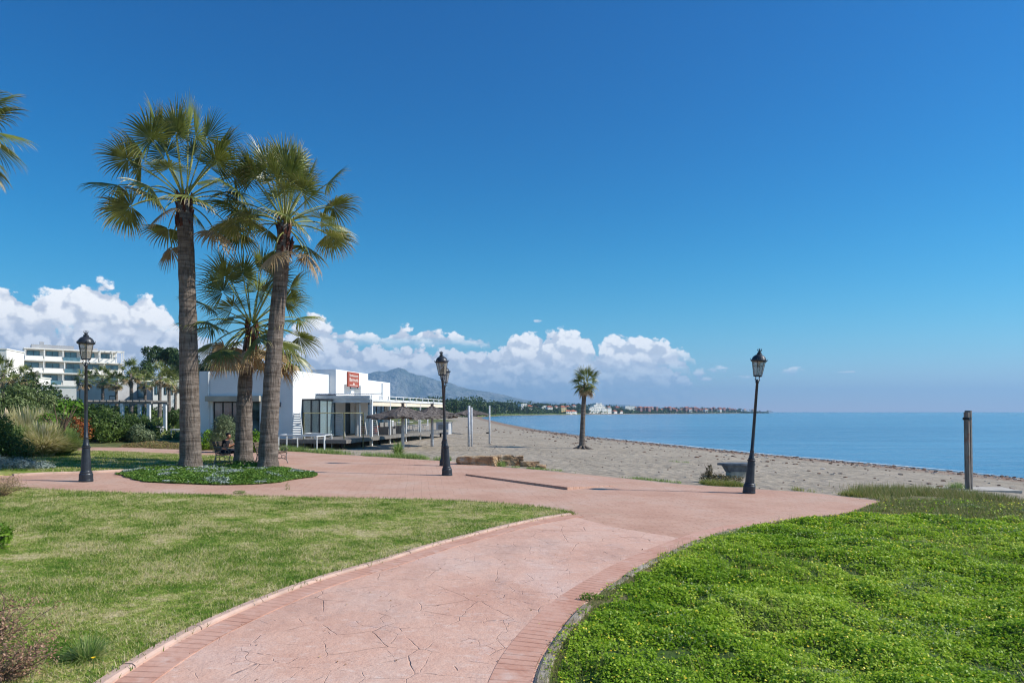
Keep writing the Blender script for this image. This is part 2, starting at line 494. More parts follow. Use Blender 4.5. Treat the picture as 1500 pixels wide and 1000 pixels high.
crack = t.math('MULTIPLY', t.ramp(vo.outputs['Distance'], [(.002, (1,) * 3), (.010, (0,) * 3)]), t.ramp(t.noise(co, 1.7, 4, .7), [(.47, (.03,) * 3), (.62, (.85,) * 3)]))
cc = t.ramp(t.noise(co, .7, 6, .65), [(.3, rgb(202, 156, 134)), (.5, rgb(214, 172, 150)), (.7, rgb(214, 182, 164))])
cc = t.mix(cc, rgb(214, 188, 178), t.ramp(t.noise(co, 2.6, 6, .7), [(.58, (0,) * 3), (.78, (.8,) * 3)]))
cc = t.mix(cc, rgb(184, 136, 116), t.ramp(t.noise(co, 9, 5, .7), [(.52, (0,) * 3), (.75, (.5,) * 3)]))
cc = t.mix(cc, rgb(214, 196, 188), t.ramp(t.noise(t.mapping(co, (1, 1, 1), (0, 0, 1)), .33, 3, .5), [(.6, (0,) * 3), (.72, (.5,) * 3)]))
cc = t.mix(cc, rgb(156, 112, 96), t.ramp(t.noise(co, 55, 4, .75), [(.54, (0,) * 3), (.7, (.7,) * 3)]))
cc = t.mix(cc, rgb(222, 200, 186), t.ramp(t.noise(t.mapping(co, (1, 2.2, 1), (0, 0, .4)), 5.5, 6, .75), [(.55, (0,) * 3), (.7, (.65,) * 3)]))
vo2 = t.new('ShaderNodeTexVoronoi', feature='DISTANCE_TO_EDGE'); vo2.inputs['Scale'].default_value = 3.1; t.link(wv.outputs[0], vo2.inputs['Vector'])
crack2 = t.math('MULTIPLY', t.ramp(vo2.outputs['Distance'], [(.003, (1,) * 3), (.011, (0,) * 3)]), t.ramp(t.noise(co, 2.6, 4, .7), [(.55, (0,) * 3), (.64, (.7,) * 3)]))
crack = t.math('MAXIMUM', crack, crack2)
cc = t.mix(cc, rgb(162, 128, 114), t.ramp(t.noise(t.mapping(co, (1, .45, 1), (0, 0, .5)), .8, 6, .7), [(.5, (0,) * 3), (.72, (.55,) * 3)]))
cc = t.mix(cc, rgb(140, 96, 80), t.math('MULTIPLY', crack, .75))
t.base(cc); t.set(.78, 0, .35)
t.link(t.bump(t.math('SUBTRACT', t.math('ADD', t.math('MULTIPLY', t.noise(co, 40, 5, .7), .15), t.math('MULTIPLY', t.noise(co, 4, 5, .7), .9)), t.math('MULTIPLY', crack, .9)), .7, .03), t.b.inputs['Normal'])
M_FLAG = t.m

PZ = lambda h: (lambda x: -0.0224 * (x + 11.9) + h)
edge_px = [(100, 654.5), (180, 655), (262, 658), (330, 658.5), (400, 659.5), (440, 662), (520, 667), (600, 672), (650, 675), (700, 680), (760, 686), (800, 689), (860, 695),
           (920, 701), (1000, 709), (1060, 713), (1100, 715), (1180, 721), (1290, 733)]
top = smooth_line([gpark(*p) for p in edge_px], 3)
top = [(p[0] + .06 * math.sin(p[0] * 3.1), p[1] + .08 * math.sin(p[0] * 2.3)) for p in top]
prom = [(-33, 33.5), (-22.5, 33.2)] + top + [(10.5, 12.5), (6, 2.5), (2, -3), (-38, -3)]
m = MB(); m.prism(prom, PZ(-.15), PZ(.03))
tag(m.build('promenade_paving', M_BRICK), kind='structure')

# lawn beside the path: outline
kerb_l = smooth_line([gpark(*p) for p in [(90, 1060), (165, 1000), (300, 920), (450, 857), (560, 824), (640, 799), (700, 783), (760, 768), (800, 760), (838, 754)]], 6)
lawn_top = smooth_line([gpark(*p) for p in [(838, 754), (815, 748), (740, 739), (640, 733.5), (520, 731), (400, 728.5), (300, 726), (180, 723), (60, 718), (0, 716), (-200, 712)]], 6)
kerb_r = smooth_line([gpark(*p) for p in [(770, 1080), (782, 1000), (800, 955), (828, 915), (860, 882), (905, 850), (940, 829), (1000, 801), (1060, 780), (1120, 767.5)]], 6)
# flagstone sheet between the borders
fl = list(kerb_l)[:-1] + [gpark(*p) for p in [(838, 756), (900, 772), (960, 782), (1010, 790)]]
fr = [p for p in kerb_r if p[1] < gpark(1005, 799)[1]]
m = MB(); m.prism([(-1.2, -2.5)] + [(-3.2, 3.2)] + fl + fr[::-1] + [(.6, -2.5)], PZ(.02), PZ(.034))
tag(m.build('path_paving', M_FLAG), kind='structure')

def strip(line, w0, w1, h0, h1, uvscale=None):
    """band between two offsets of a line"""
    A = offset(line, w0); B = offset(line, w1); n = len(A)
    return A, B
def band(name, line, w0, w1, z0, z1, mat):
    A, B = offset(line, w0), offset(line, w1)
    mb = MB(); n = len(A)
    L = np.concatenate([[0], np.cumsum(np.linalg.norm(np.diff(np.array(line), axis=0), axis=1))])
    vs = [(p[0], p[1], PZ(z1)(p[0])) for p in A] + [(p[0], p[1], PZ(z1)(p[0])) for p in B] + [(p[0], p[1], PZ(z0)(p[0])) for p in A] + [(p[0], p[1], PZ(z0)(p[0])) for p in B]
    fs = []
    for i in range(n - 1):
        fs += [(i, i + 1, n + i + 1, n + i), (i + 1, i, 2 * n + i, 2 * n + i + 1), (n + i, n + i + 1, 3 * n + i + 1, 3 * n + i)]
    fs += [(0, n, 3 * n, 2 * n), (n - 1, 2 * n - 1 + 0, 4 * n - 1, 3 * n - 1)]
    mb.add(vs, fs); o = mb.build(name, mat)
    uv = o.data.uv_layers.new(name='UVMap')
    for lp in o.data.loops:
        k = lp.vertex_index % n; side = (lp.vertex_index // n) % 2
        uv.data[lp.index].uv = (L[k], (w1 - w0) * side)
    return o
t = NT('brick_border')
uv = t.coord('UV')
br = t.new('ShaderNodeTexBrick'); br.inputs['Scale'].default_value = 1.0; br.inputs['Brick Width'].default_value = .36; br.inputs['Row Height'].default_value = .115
br.inputs['Mortar Size'].default_value = .010; br.inputs['Mortar Smooth'].default_value = .2; br.offset = 0
t.link(t.mapping(uv, (1, 1, 1), (0, 0, R(90))), br.inputs['Vector'])
co = t.coord()
cc = t.ramp(t.noise(co, 1.8, 5, .6), [(.3, rgb(196, 146, 124)), (.7, rgb(208, 166, 146))])
cc = t.mix(cc, rgb(172, 112, 88), t.ramp(t.noise(co, 7, 5, .7), [(.5, (0,) * 3), (.75, (.6,) * 3)]))
cc = t.mix(cc, rgb(112, 70, 56), t.math('MULTIPLY', br.outputs['Fac'], t.ramp(t.noise(co, 2.3, 3), [(.40, (.05,) * 3), (.64, (.6,) * 3)])))
cc = t.mix(cc, rgb(214, 190, 176), t.ramp(t.noise(co, 3.3, 6, .7), [(.56, (0,) * 3), (.74, (.75,) * 3)]))
t.base(cc); t.set(.8, 0, .3); t.link(t.bump(t.math('SUBTRACT', t.math('MULTIPLY', t.noise(co, 30, 4), .3), br.outputs['Fac']), .6, .012), t.b.inputs['Normal'])
M_BORD = t.m
tag(band('path_border', kerb_l, -.30, -.02, .02, .040, M_BORD), kind='structure')
tag(band('path_border', kerb_r, .02, .36, .02, .040, M_BORD), kind='structure')
M_KERB = stdmat('kerb_pink', rgb(208, 176, 158), rgb(178, 150, 134), 2.5, .85, .3, 60, .006)
M_KERBG = stdmat('kerb_grey', rgb(176, 166, 152), rgb(140, 124, 108), 3, .9, .6, 25, .02)
# kerbs are cast in lengths: blocks about a metre long with dark joints
def kerb_line(line, w0, w1, z1, mat, seg=1.0, wob=0.0, skip=0.0, name='kerb'):
    P = np.array(line); L = np.concatenate([[0], np.cumsum(np.linalg.norm(np.diff(P, axis=0), axis=1))])
    A, B = offset(line, w0), offset(line, w1); mb = MB()
    s = 0
    while s < L[-1] - .1:
        e = min(s + seg, L[-1]); n = 5
        dz = random.uniform(-wob, wob); 
        if random.random() > skip:
            ts = np.linspace(s + .006, e - .006, n)
            a = [(np.interp(q, L, A[:, 0]), np.interp(q, L, A[:, 1])) for q in ts]; b = [(np.interp(q, L, B[:, 0]), np.interp(q, L, B[:, 1])) for q in ts]
            c1 = [((x0 * .8 + x1 * .2), (y0 * .8 + y1 * .2)) for (x0, y0), (x1, y1) in zip(a, b)]
            c2 = [((x0 * .2 + x1 * .8), (y0 * .2 + y1 * .8)) for (x0, y0), (x1, y1) in zip(a, b)]
            rows = [(a, -.1), (a, z1 - .018 + dz), (c1, z1 + dz), (c2, z1 + dz), (b, z1 - .018 + dz), (b, -.1)]
            vs = [(p[0], p[1], PZ(z)(p[0])) for r_, z in rows for p in r_]
            fs = [(r_ * n + i, r_ * n + i + 1, (r_ + 1) * n + i + 1, (r_ + 1) * n + i) for r_ in range(5) for i in range(n - 1)]
            fs += [tuple(r_ * n for r_ in range(6)), tuple(reversed([r_ * n + n - 1 for r_ in range(6)]))]
            mb.add(vs, fs)
        s = e
    o = mb.build(name, mat); bmx = bmesh.new(); bmx.from_mesh(o.data); bmesh.ops.recalc_face_normals(bmx, faces=bmx.faces); bmx.to_mesh(o.data); bmx.free()
    return tag(o, kind='structure')
kerb_line(kerb_l, 0.0, .12, .07, M_KERB, 1.0, .004)
kerb_line(kerb_r, -.13, 0.0, .065, M_KERBG, .8, .012, .12)

# raised slab edge across the promenade: a long low ramp whose riser is in shade
a = Vector((*gpark(682, 696), 0)); b = Vector((*gpark(831, 717), 0)); dn = Vector((-(b - a).y, (b - a).x, 0)).normalized()
q = 2.2; a2, b2 = a + dn * q, b + dn * q
vs = [(p.x, p.y, PZ(z)(p.x)) for p, z in ((a, .0), (b, .0), (b2, .0), (a2, .0), (a, .08), (b, .105), (b2, .036), (a2, .036))]
m = MB(); m.add(vs, [(0, 1, 5, 4), (1, 2, 6, 5), (2, 3, 7, 6), (3, 0, 4, 7), (4, 5, 6, 7)])
tag(m.build('pavement_ramp', M_BRICK), kind='structure')

# ------------------------------------------------------------------ lawn
LAWN = [(-22, 2.6), (-4.6, 3.0)] + list(offset(kerb_l, .10)) + lawn_top[1:]
LAWN = [(float(p[0]), float(p[1])) for p in LAWN]
def grassmat(name, blade):
    t = NT(name); co = t.coord()
    wp = t.new('ShaderNodeNewGeometry').outputs['Position']
    f1 = t.noise(wp, .95, 6, .7); f3 = t.noise(t.mapping(wp, (1, 1, 1), (0, 0, 1.1)), 6.5, 5, .7); f2 = t.noise(t.mapping(wp, (1, 1, 1), (0, 0, .5)), 1.9, 5, .65)
    s = t.math('ADD', t.math('MULTIPLY', f1, .95), t.math('SUBTRACT', t.math('ADD', t.math('MULTIPLY', f2, .55), t.math('MULTIPLY', f3, .5)), .49))
    if blade:
        s = t.math('ADD', s, t.math('MULTIPLY', t.math('SUBTRACT', t.attr('rnd'), .5), .50))
    c = t.ramp(s, [(.30, rgb(78, 118, 32)), (.43, rgb(120, 150, 48)), (.52, rgb(162, 172, 84)), (.61, rgb(200, 190, 128)), (.74, rgb(214, 198, 160))])
    if not blade:
        c = t.mix(c, rgb(104, 90, 62), t.ramp(t.noise(wp, 16, 4, .7), [(.42, (0,) * 3), (.7, (.8,) * 3)]))
        t.link(t.bump(t.noise(wp, 25, 4, .7), 1, .03), t.b.inputs['Normal'])
        t.base(c); return t.set(.9, 0, .1)
    t.base(c); t.set(.6, 0, .25)
    tr = t.new('ShaderNodeBsdfTranslucent'); t.link(c, tr.inputs[0]); mx = t.new('ShaderNodeMixShader'); mx.inputs[0].default_value = .3
    t.link(t.b.outputs[0], mx.inputs[1]); t.link(tr.outputs[0], mx.inputs[2]); t.link(mx.outputs[0], t.out.inputs[0])
    return t.m
M_TURF, M_BLADE = grassmat('turf', False), grassmat('grass_blade', True)
m = MB(); m.prism(LAWN, PZ(.0), PZ(.055)); tag(m.build('lawn', M_TURF), kind='structure')
def scatter(poly, n, y0, y1, kx0, kx1, h):
    y = RNG.uniform(y0, y1, n); x = y * RNG.uniform(kx0, kx1, n)
    k = inpoly(x, y, poly); x, y = x[k], y[k]
    return np.stack([x, y, -0.0224 * (x + 11.9) + h], 1)
P = scatter(LAWN, 520000, 3.4, 17.6, -.86, .13, .05)
w = .0065 * (P[:, 1] / 6) ** .6
lu = vnoise(P[:, 0] * 1.3, P[:, 1] * 1.3); hgt = (.016 + .022 * lu)
keep = RNG.random(len(P)) < .75 + .25 * lu
P = P[keep]; w = w[keep]; hgt = hgt[keep]
tag(blades('grass', P, hgt, w, 1.5, M_BLADE), 'short patchy green and straw coloured grass on the lawn beside the path', 'grass', kind='stuff')
# ragged tufts creeping over the kerb lines
pts = []
for ln, off, nn in ((kerb_l, .10, 2200), (lawn_top, .0, 5000)):
    A = offset(ln, off); A = np.array(A); i = RNG.uniform(0, len(A) - 1.001, nn); j = i.astype(int); f = (i - j)[:, None]
    q_ = A[j] * (1 - f) + A[j + 1] * f + RNG.normal(size=(nn, 2)) * .05; pts.append(q_)
q_ = np.vstack(pts); P = np.column_stack([q_, -0.0224 * (q_[:, 0] + 11.9) + .04])
tag(blades('edge_grass', P, .06, .012, .8, M_BLADE), 'ragged grass fringe creeping over the edge of the lawn', 'grass', kind='stuff')

# back lawn beyond the lamp
BL = [gpark(*p) for p in [(-60, 700), (60, 693.5), (120, 692), (200, 688), (262, 684.5), (320, 682), (345, 678), (350, 672), (330, 668.5), (262, 666), (180, 662.5), (100, 661), (0, 661)]]
BL = smooth_line(BL, 3)
m = MB(); m.prism(BL, PZ(.0), PZ(.06)); tag(m.build('back_lawn', M_TURF), kind='structure')
y = RNG.uniform(21, 33, 150000); x = y * RNG.uniform(-.80, -.39, 150000); k = inpoly(x, y, BL); x, y = x[k], y[k]
tag(blades('lawn_grass', np.stack([x, y, -0.0224 * (x + 11.9) + .055], 1), .05, .02, .8, M_BLADE), 'short green grass of the small lawn behind the palms', 'grass', kind='stuff')
kerb_line(smooth_line([gpark(*p) for p in [(20, 697), (60, 695), (120, 693), (200, 689), (262, 685.5), (322, 683), (350, 678)]], 5), 0, .16, .09, M_KERB)
kerb_line(smooth_line([gpark(*p) for p in [(100, 661.5), (180, 662.7), (262, 666), (330, 668.8)]], 5), -.12, 0, .08, M_KERB)

# ------------------------------------------------------------------ bright ground cover mound
COV_E = [p for p in kerb_r] + smooth_line([gpark(*p) for p in [(1120, 767.5), (1180, 759), (1236, 753), (1262, 744), (1290, 734)]], 4)[1:]
COVER = [(float(p[0]), float(p[1])) for p in offset(COV_E, -.03)] + [gpark(*p) for p in [(1330, 727), (1420, 729), (1500, 735), (1600, 742), (1750, 752)]] + [(19, 9), (12, 2.5), (1, 1.0)]
def edge_dist(x, y, poly):
    d = np.full(np.shape(x), 9.0)
    for i in range(len(poly)):
        a = np.array(poly[i]); b = np.array(poly[(i + 1) % len(poly)]); ab = b - a; L2 = ab @ ab
        if L2 < 1e-9: continue
        t_ = np.clip(((x - a[0]) * ab[0] + (y - a[1]) * ab[1]) / L2, 0, 1)
        d = np.minimum(d, np.hypot(x - a[0] - t_ * ab[0], y - a[1] - t_ * ab[1]))
    return d
def cover_h(x, y):
    e = ss(edge_dist(x, y, COVER) / .7)
    return .06 + e * (.03 + .36 * (fbm(x * 1.2 + 3, y * 1.2, 4) - .3)) * (1 - .45 * ss((y - 14.2) / 1.2))
cx = np.arange(-.5, 19.5, .16); cy = np.arange(1, 18.5, .16); CX, CY = np.meshgrid(cx, cy, indexing='ij')
ins = inpoly(CX, CY, COVER); Hc = cover_h(CX, CY)
n1, n2 = CX.shape; idx = np.arange(n1 * n2).reshape(n1, n2)
okc = ins[:-1, :-1] & ins[1:, :-1] & ins[1:, 1:] & ins[:-1, 1:]
Fq = np.stack([idx[:-1, :-1], idx[1:, :-1], idx[1:, 1:], idx[:-1, 1:]], -1)[okc]
V = np.stack([CX, CY, -0.0224 * (CX + 11.9) + Hc - .045], -1).reshape(-1, 3)
used = np.unique(Fq); remap = np.full(n1 * n2, -1); remap[used] = np.arange(len(used))
me = bpy.data.meshes.new('cover_soil'); me.from_pydata(V[used].tolist(), [], remap[Fq].tolist())
me.materials.append(stdmat('dark_green_soil', rgb(44, 74, 18), rgb(64, 84, 28), 5, .95, .5, 30, .02)); me.update()  # dark green ground showing between the leaves
o = bpy.data.objects.new('cover_soil', me); C.objects.link(o); tag(o, kind='structure')
m = MB(); m.prism(COVER, PZ(.0), PZ(.05)); tag(m.build('verge_soil', stdmat('verge_soil', rgb(86, 92, 44), rgb(124, 110, 74), 4, .95, .5, 30, .02)), kind='structure')
P = scatter(COVER, 620000, 3.3, 18.3, -.02, .86, 0)
e = edge_dist(P[:, 0], P[:, 1], COVER)
dry = ss((e < .16) * .7 + ss((P[:, 1] + .35 * P[:, 0] * 0 - 15.0 + 1.2 * fbm(P[:, 0] * .6, P[:, 1] * .6)) / .8))     # far rim is dry grass
patch = vnoise(P[:, 0] * .8 + 7, P[:, 1] * .8)
islf = RNG.random(len(P)) > np.clip(dry + .05, 0, .97)
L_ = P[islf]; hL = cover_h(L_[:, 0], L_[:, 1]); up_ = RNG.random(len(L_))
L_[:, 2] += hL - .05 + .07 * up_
# dark gaps between clumps: fewer leaves where a clump noise is low
cl = fbm(L_[:, 0] * 3.2, L_[:, 1] * 3.2, 3)
kp = RNG.random(len(L_)) < ss((cl - .17) / .16) + .2
L_ = L_[kp]; up_ = up_[kp]; cl = cl[kp]
L_[:, 2] += (cl - .4) * .17
N_ = unit(RNG.normal(size=L_.shape) * .55 + np.array([0, 0, 1.0]))
sz = .026 * (L_[:, 1] / 6) ** .55 * (.6 + .8 * RNG.random(len(L_)))
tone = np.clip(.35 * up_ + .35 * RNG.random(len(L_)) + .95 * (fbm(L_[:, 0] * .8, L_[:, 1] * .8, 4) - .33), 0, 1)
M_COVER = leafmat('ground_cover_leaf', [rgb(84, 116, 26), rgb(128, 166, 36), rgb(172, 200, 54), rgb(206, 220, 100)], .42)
tag(array_mesh('ground_cover', leaf_quads(L_, N_, sz, .75), 4, M_COVER, tone), 'lush bright green ground cover of small leaves beside the curving path', 'ground cover', kind='stuff')
G_ = P[~islf]; G_ = G_[RNG.random(len(G_)) < .8]
hG = cover_h(G_[:, 0], G_[:, 1]); G_[:, 2] += np.minimum(hG, .12) - .05
M_DRYBL = leafmat('verge_grass', [rgb(92, 118, 44), rgb(124, 138, 62), rgb(160, 152, 92), rgb(178, 160, 118)], .3)
tag(blades('verge_grass', G_, .065, .011 * (G_[:, 1] / 8) ** .6, .6, M_DRYBL), 'olive and straw coloured grass rim round the green ground cover', 'grass', kind='stuff')
# straw stems and small grey leaved plants standing among the green
P = scatter(COVER, 60000, 3.4, 17, -.02, .86, 0); q_ = fbm(P[:, 0] * .55 + 31, P[:, 1] * .55, 3); q_ = np.maximum(q_, .62 * np.exp(-((P[:, 0] - 2.6) ** 2 + (P[:, 1] - 7.0) ** 2) / .9)); P = P[RNG.random(len(P)) < ss((q_ - .47) / .14) * .6]
P[:, 2] += cover_h(P[:, 0], P[:, 1]) - .04
tag(blades('straw_stems', P, .15, .005 * (P[:, 1] / 6) ** .6, .5, M_DRYBL), 'thin straw coloured grass stems among the green ground cover', 'grass', kind='stuff')
P = scatter(COVER, 40000, 3.4, 17, -.02, .86, 0); q_ = fbm(P[:, 0] * 1.3 + 61, P[:, 1] * 1.3, 3); P = P[RNG.random(len(P)) < ss((q_ - .5) / .1) * .8]; P[:, 2] += cover_h(P[:, 0], P[:, 1]) + .03
tag(array_mesh('grey_leaves', leaf_quads(P, unit(RNG.normal(size=P.shape) * .7 + [0, 0, 1.0]), .03 * (P[:, 1] / 6) ** .5, .45), 4, leafmat('grey_leaf', [rgb(128, 148, 84), rgb(170, 180, 120), rgb(110, 134, 60)], .25), RNG.random(len(P))), 'small patches of grey green leaves within the ground cover', 'ground cover', kind='stuff')
# yellow flowers
P = scatter(COVER, 6000, 3.6, 18, -.02, .86, 0); k = RNG.random(len(P)) < .15 + .85 * (fbm(P[:, 0] * .7 + 9, P[:, 1] * .7, 3) > .42); P = P[k]
P[:, 2] += cover_h(P[:, 0], P[:, 1]) + .055
fs_ = leaf_quads(P, unit(RNG.normal(size=P.shape) * .4 + np.array([0, -.3, 1.0])), .017 * (P[:, 1] / 6) ** .55 * (.5 + RNG.random(len(P))), 1.0)
tag(array_mesh('yellow_flowers', fs_, 4, leafmat('yellow_petal', [rgb(238, 216, 40), rgb(244, 232, 90), rgb(226, 190, 30)], .2), RNG.random(len(P))), 'tiny yellow flowers dotted over the green ground cover', 'flowers', kind='stuff')

# dry leaves and bits blown about
n = 700; y = RNG.uniform(4, 22, n); x = y * RNG.uniform(-.75, .7, n); k = ~inpoly(x, y, COVER); x, y = x[k], y[k]
P = np.stack([x, y, -0.0224 * (x + 11.9) + np.where(inpoly(x, y, LAWN), .085, .042)], 1)
tag(array_mesh('fallen_leaves', leaf_quads(P, unit(RNG.normal(size=P.shape) * .25 + [0, 0, 1.0]), .03 * (.4 + RNG.random(len(P))), .5), 4, leafmat('fallen_leaf', [rgb(96, 66, 44), rgb(160, 120, 78), rgb(204, 180, 132)], .1), RNG.random(len(P))), 'scattered dry leaves and small bits on the lawn and paving', 'fallen leaves', kind='stuff')
# shingle and weed scraps along the strand line
sh = np.array(smooth_line([(p[0], p[1]) for p in SHORE[2:10]], 40)); L = np.concatenate([[0], np.cumsum(np.linalg.norm(np.diff(sh, axis=0), axis=1))])
pb = MB()
for i in range(1900):
    s = L[-1] * random.random() ** 1.6; off_ = abs(random.gauss(1.9, 1.3)) if i % 4 else random.uniform(1, 14)
    j = min(np.searchsorted(L, s), len(sh) - 1); d = sh[j] - sh[j - 1]; d = d / np.linalg.norm(d)
    x, y = sh[j] + np.array([-d[1], d[0]]) * off_ + np.array([random.uniform(-.3, .3)] * 2)
    r = random.uniform(.02, .07) * (1 + y / 120)
    pb.cv = random.random(); pb.ball((x, y, gz(x, y) + r * .2), r, 5, 4, .25, (1.4, 1, .55))
yy = RNG.uniform(17, 60, 500); xx = RNG.uniform(-3, 32, 500); zz = ground(xx, yy); sdd = shore_d(xx, yy)
for x, y, z_, s_ in zip(xx, yy, zz, sdd):
    if s_ < 1 or x > .8 * y: continue
    if inpoly(np.array([x]), np.array([y]), prom)[0] or inpoly(np.array([x]), np.array([y]), COVER)[0]: continue
    r = random.uniform(.012, .04); pb.cv = random.random(); pb.ball((x, y, z_ + .012), r, 5, 4, .25, (1.4, 1, .6))
tp = NT('pebble'); tp.base(tp.ramp(tp.attr('rnd'), [(0, rgb(84, 58, 44)), (.4, rgb(122, 92, 74)), (.7, rgb(140, 132, 124)), (1, rgb(182, 176, 168))])); tp.set(.8, 0, .3)
tag(pb.build('pebbles', tp.m, attr='rnd'), 'reddish and grey pebbles and weed scraps along the strand line', 'pebbles', kind='stuff')
# ------------------------------------------------------------------ fan palms
t = NT('palm_trunk'); co = t.coord()
rings = t.noise(t.mapping(co, (1.6, 1.6, 13)), 1.0, 5, .6); crk = t.noise(t.mapping(co, (17, 17, 2.2)), 1.0, 4, .65); bigp = t.noise(co, 1.3, 3)
c = t.ramp(rings, [(.30, rgb(82, 73, 66)), (.5, rgb(118, 107, 98)), (.70, rgb(146, 134, 124))])
c = t.mix(c, rgb(62, 50, 42), t.ramp(crk, [(.52, (0,) * 3), (.68, (.8,) * 3)]))
c = t.mix(c, rgb(140, 126, 112), t.ramp(bigp, [(.5, (0,) * 3), (.7, (.4,) * 3)]))
t.base(c); t.link(t.bump(t.math('SUBTRACT', t.math('MULTIPLY', rings, .8), t.math('MULTIPLY', crk, 1.3)), 1.0, .05), t.b.inputs['Normal']); M_TRUNK = t.set(.9, 0, .2)
M_BOOT = stdmat('palm_frond_base', rgb(96, 50, 34), rgb(54, 34, 26), 6, .85, .5, 30)
M_PETIOLE = stdmat('palm_stalk', rgb(142, 150, 70), rgb(120, 120, 62), 3, .5)
def palm_leaf_mat(name, g1, g2, dead):
    t = NT(name); a = t.attr('rnd')     # 0 young leaf, towards 1 the dry tips and old leaves
    n = t.noise(t.coord(), 2.5, 3)
    gcol = t.mix(g1, g2, t.ramp(n, [(.35, (0,) * 3), (.65, (1,) * 3)]))
    c = t.ramp(a, [(0, (0,) * 3), (.45, (.08,) * 3), (.7, (.7,) * 3), (1, (1,) * 3)])
    c = t.mix(gcol, dead, c)
    t.base(c); t.set(.38, 0, .5)
    tr = t.new('ShaderNodeBsdfTranslucent'); t.link(c, tr.inputs[0]); mx = t.new('ShaderNodeMixShader'); mx.inputs[0].default_value = .25
    t.link(t.b.outputs[0], mx.inputs[1]); t.link(tr.outputs[0], mx.inputs[2]); t.link(mx.outputs[0], t.out.inputs[0]); return t.m
M_FROND = palm_leaf_mat('palm_frond', rgb(74, 90, 36), rgb(130, 138, 62), rgb(206, 184, 138))
M_DEADFR = palm_leaf_mat('palm_dead_frond', rgb(122, 92, 58), rgb(150, 120, 80), rgb(188, 160, 118))

def frond(mb, st, p0, az, el, Lp, RB, droop, nseg, age, rnd, petw=.022):
    """one fan leaf: stalk (into st) and pleated blade (into mb)"""
    d = Vector((math.cos(az) * math.cos(el), math.sin(az) * math.cos(el), math.sin(el)))
    p = Vector(p0); pts = [p.copy()]; n = 5
    for i in range(n):
        d = (d + Vector((0, 0, -1)) * droop * .07 * (1 + i * .25) * max(.15, math.cos(el))).normalized()
        p = p + d * Lp / n; pts.append(p.copy())
    st.cv = .2; st.tube(pts, [petw * 1.7] + [petw] * (n - 1) + [petw * .6], 4, False)
    s = d.cross(Vector((0, 0, 1)))
    if s.length < .1: s = Vector((-math.sin(az), math.cos(az), 0))
    s.normalize(); roll = rnd.uniform(-.8, .8); cup = rnd.uniform(.5, 1.25)
    s = Matrix.Rotation(roll, 3, d) @ s
    nr = s.cross(d).normalized()
    A = R(118); da = 2 * A / nseg
    rs = (.05, .26, .42, .64, .84, 1.0)
    for j in range(nseg):
        a = -A + da * (j + .5) + rnd.uniform(-.25, .25) * da
        ln = RB * (.72 + .28 * math.cos(a * .75)) * rnd.uniform(.86, 1.06)
        fold = .16 + .2 * abs(math.sin(a))
        q = (d * math.cos(a) + s * math.sin(a) + nr * (.12 - .95 * cup * (1 - math.cos(a * .7)))).normalized()
        w_ = (s * math.cos(a) - d * math.sin(a)).normalized()
        c = Vector(p); prev = 0; b = len(mb.v); vs = []; seg_age = min(1, age + rnd.uniform(-.08, .12))
        loose = rnd.uniform(.5, 1.5)
        av = []
        for k, r in enumerate(rs):
            c = c + q * (r - prev) * ln; prev = r
            if r >= .28:
                g = droop * loose * (.06 if r < .5 else .22 if r < .75 else .42)
                q = (q + Vector((0, 0, -1)) * g).normalized()
            wd = (r * ln * da * .56) if r <= .4 else ln * da * .56 * .42 * (1 - ((r - .4) / .6)) ** .75
            wd = max(wd, .0022)
            vs += [c - w_ * wd, c + nr * wd * .55, c + w_ * wd]
            av += [min(1, seg_age + (.8 * max(0, r - .55) / .45) * (.3 + rnd.random()))] * 3
        mb.v += [tuple(x) for x in vs]; mb.a += av
        for k in range(len(rs) - 1):
            o_ = b + 3 * k
            mb.f += [(o_, o_ + 1, o_ + 4, o_ + 3), (o_ + 1, o_ + 2, o_ + 5, o_ + 4)]
    mb.mi = [0] * len(mb.f)

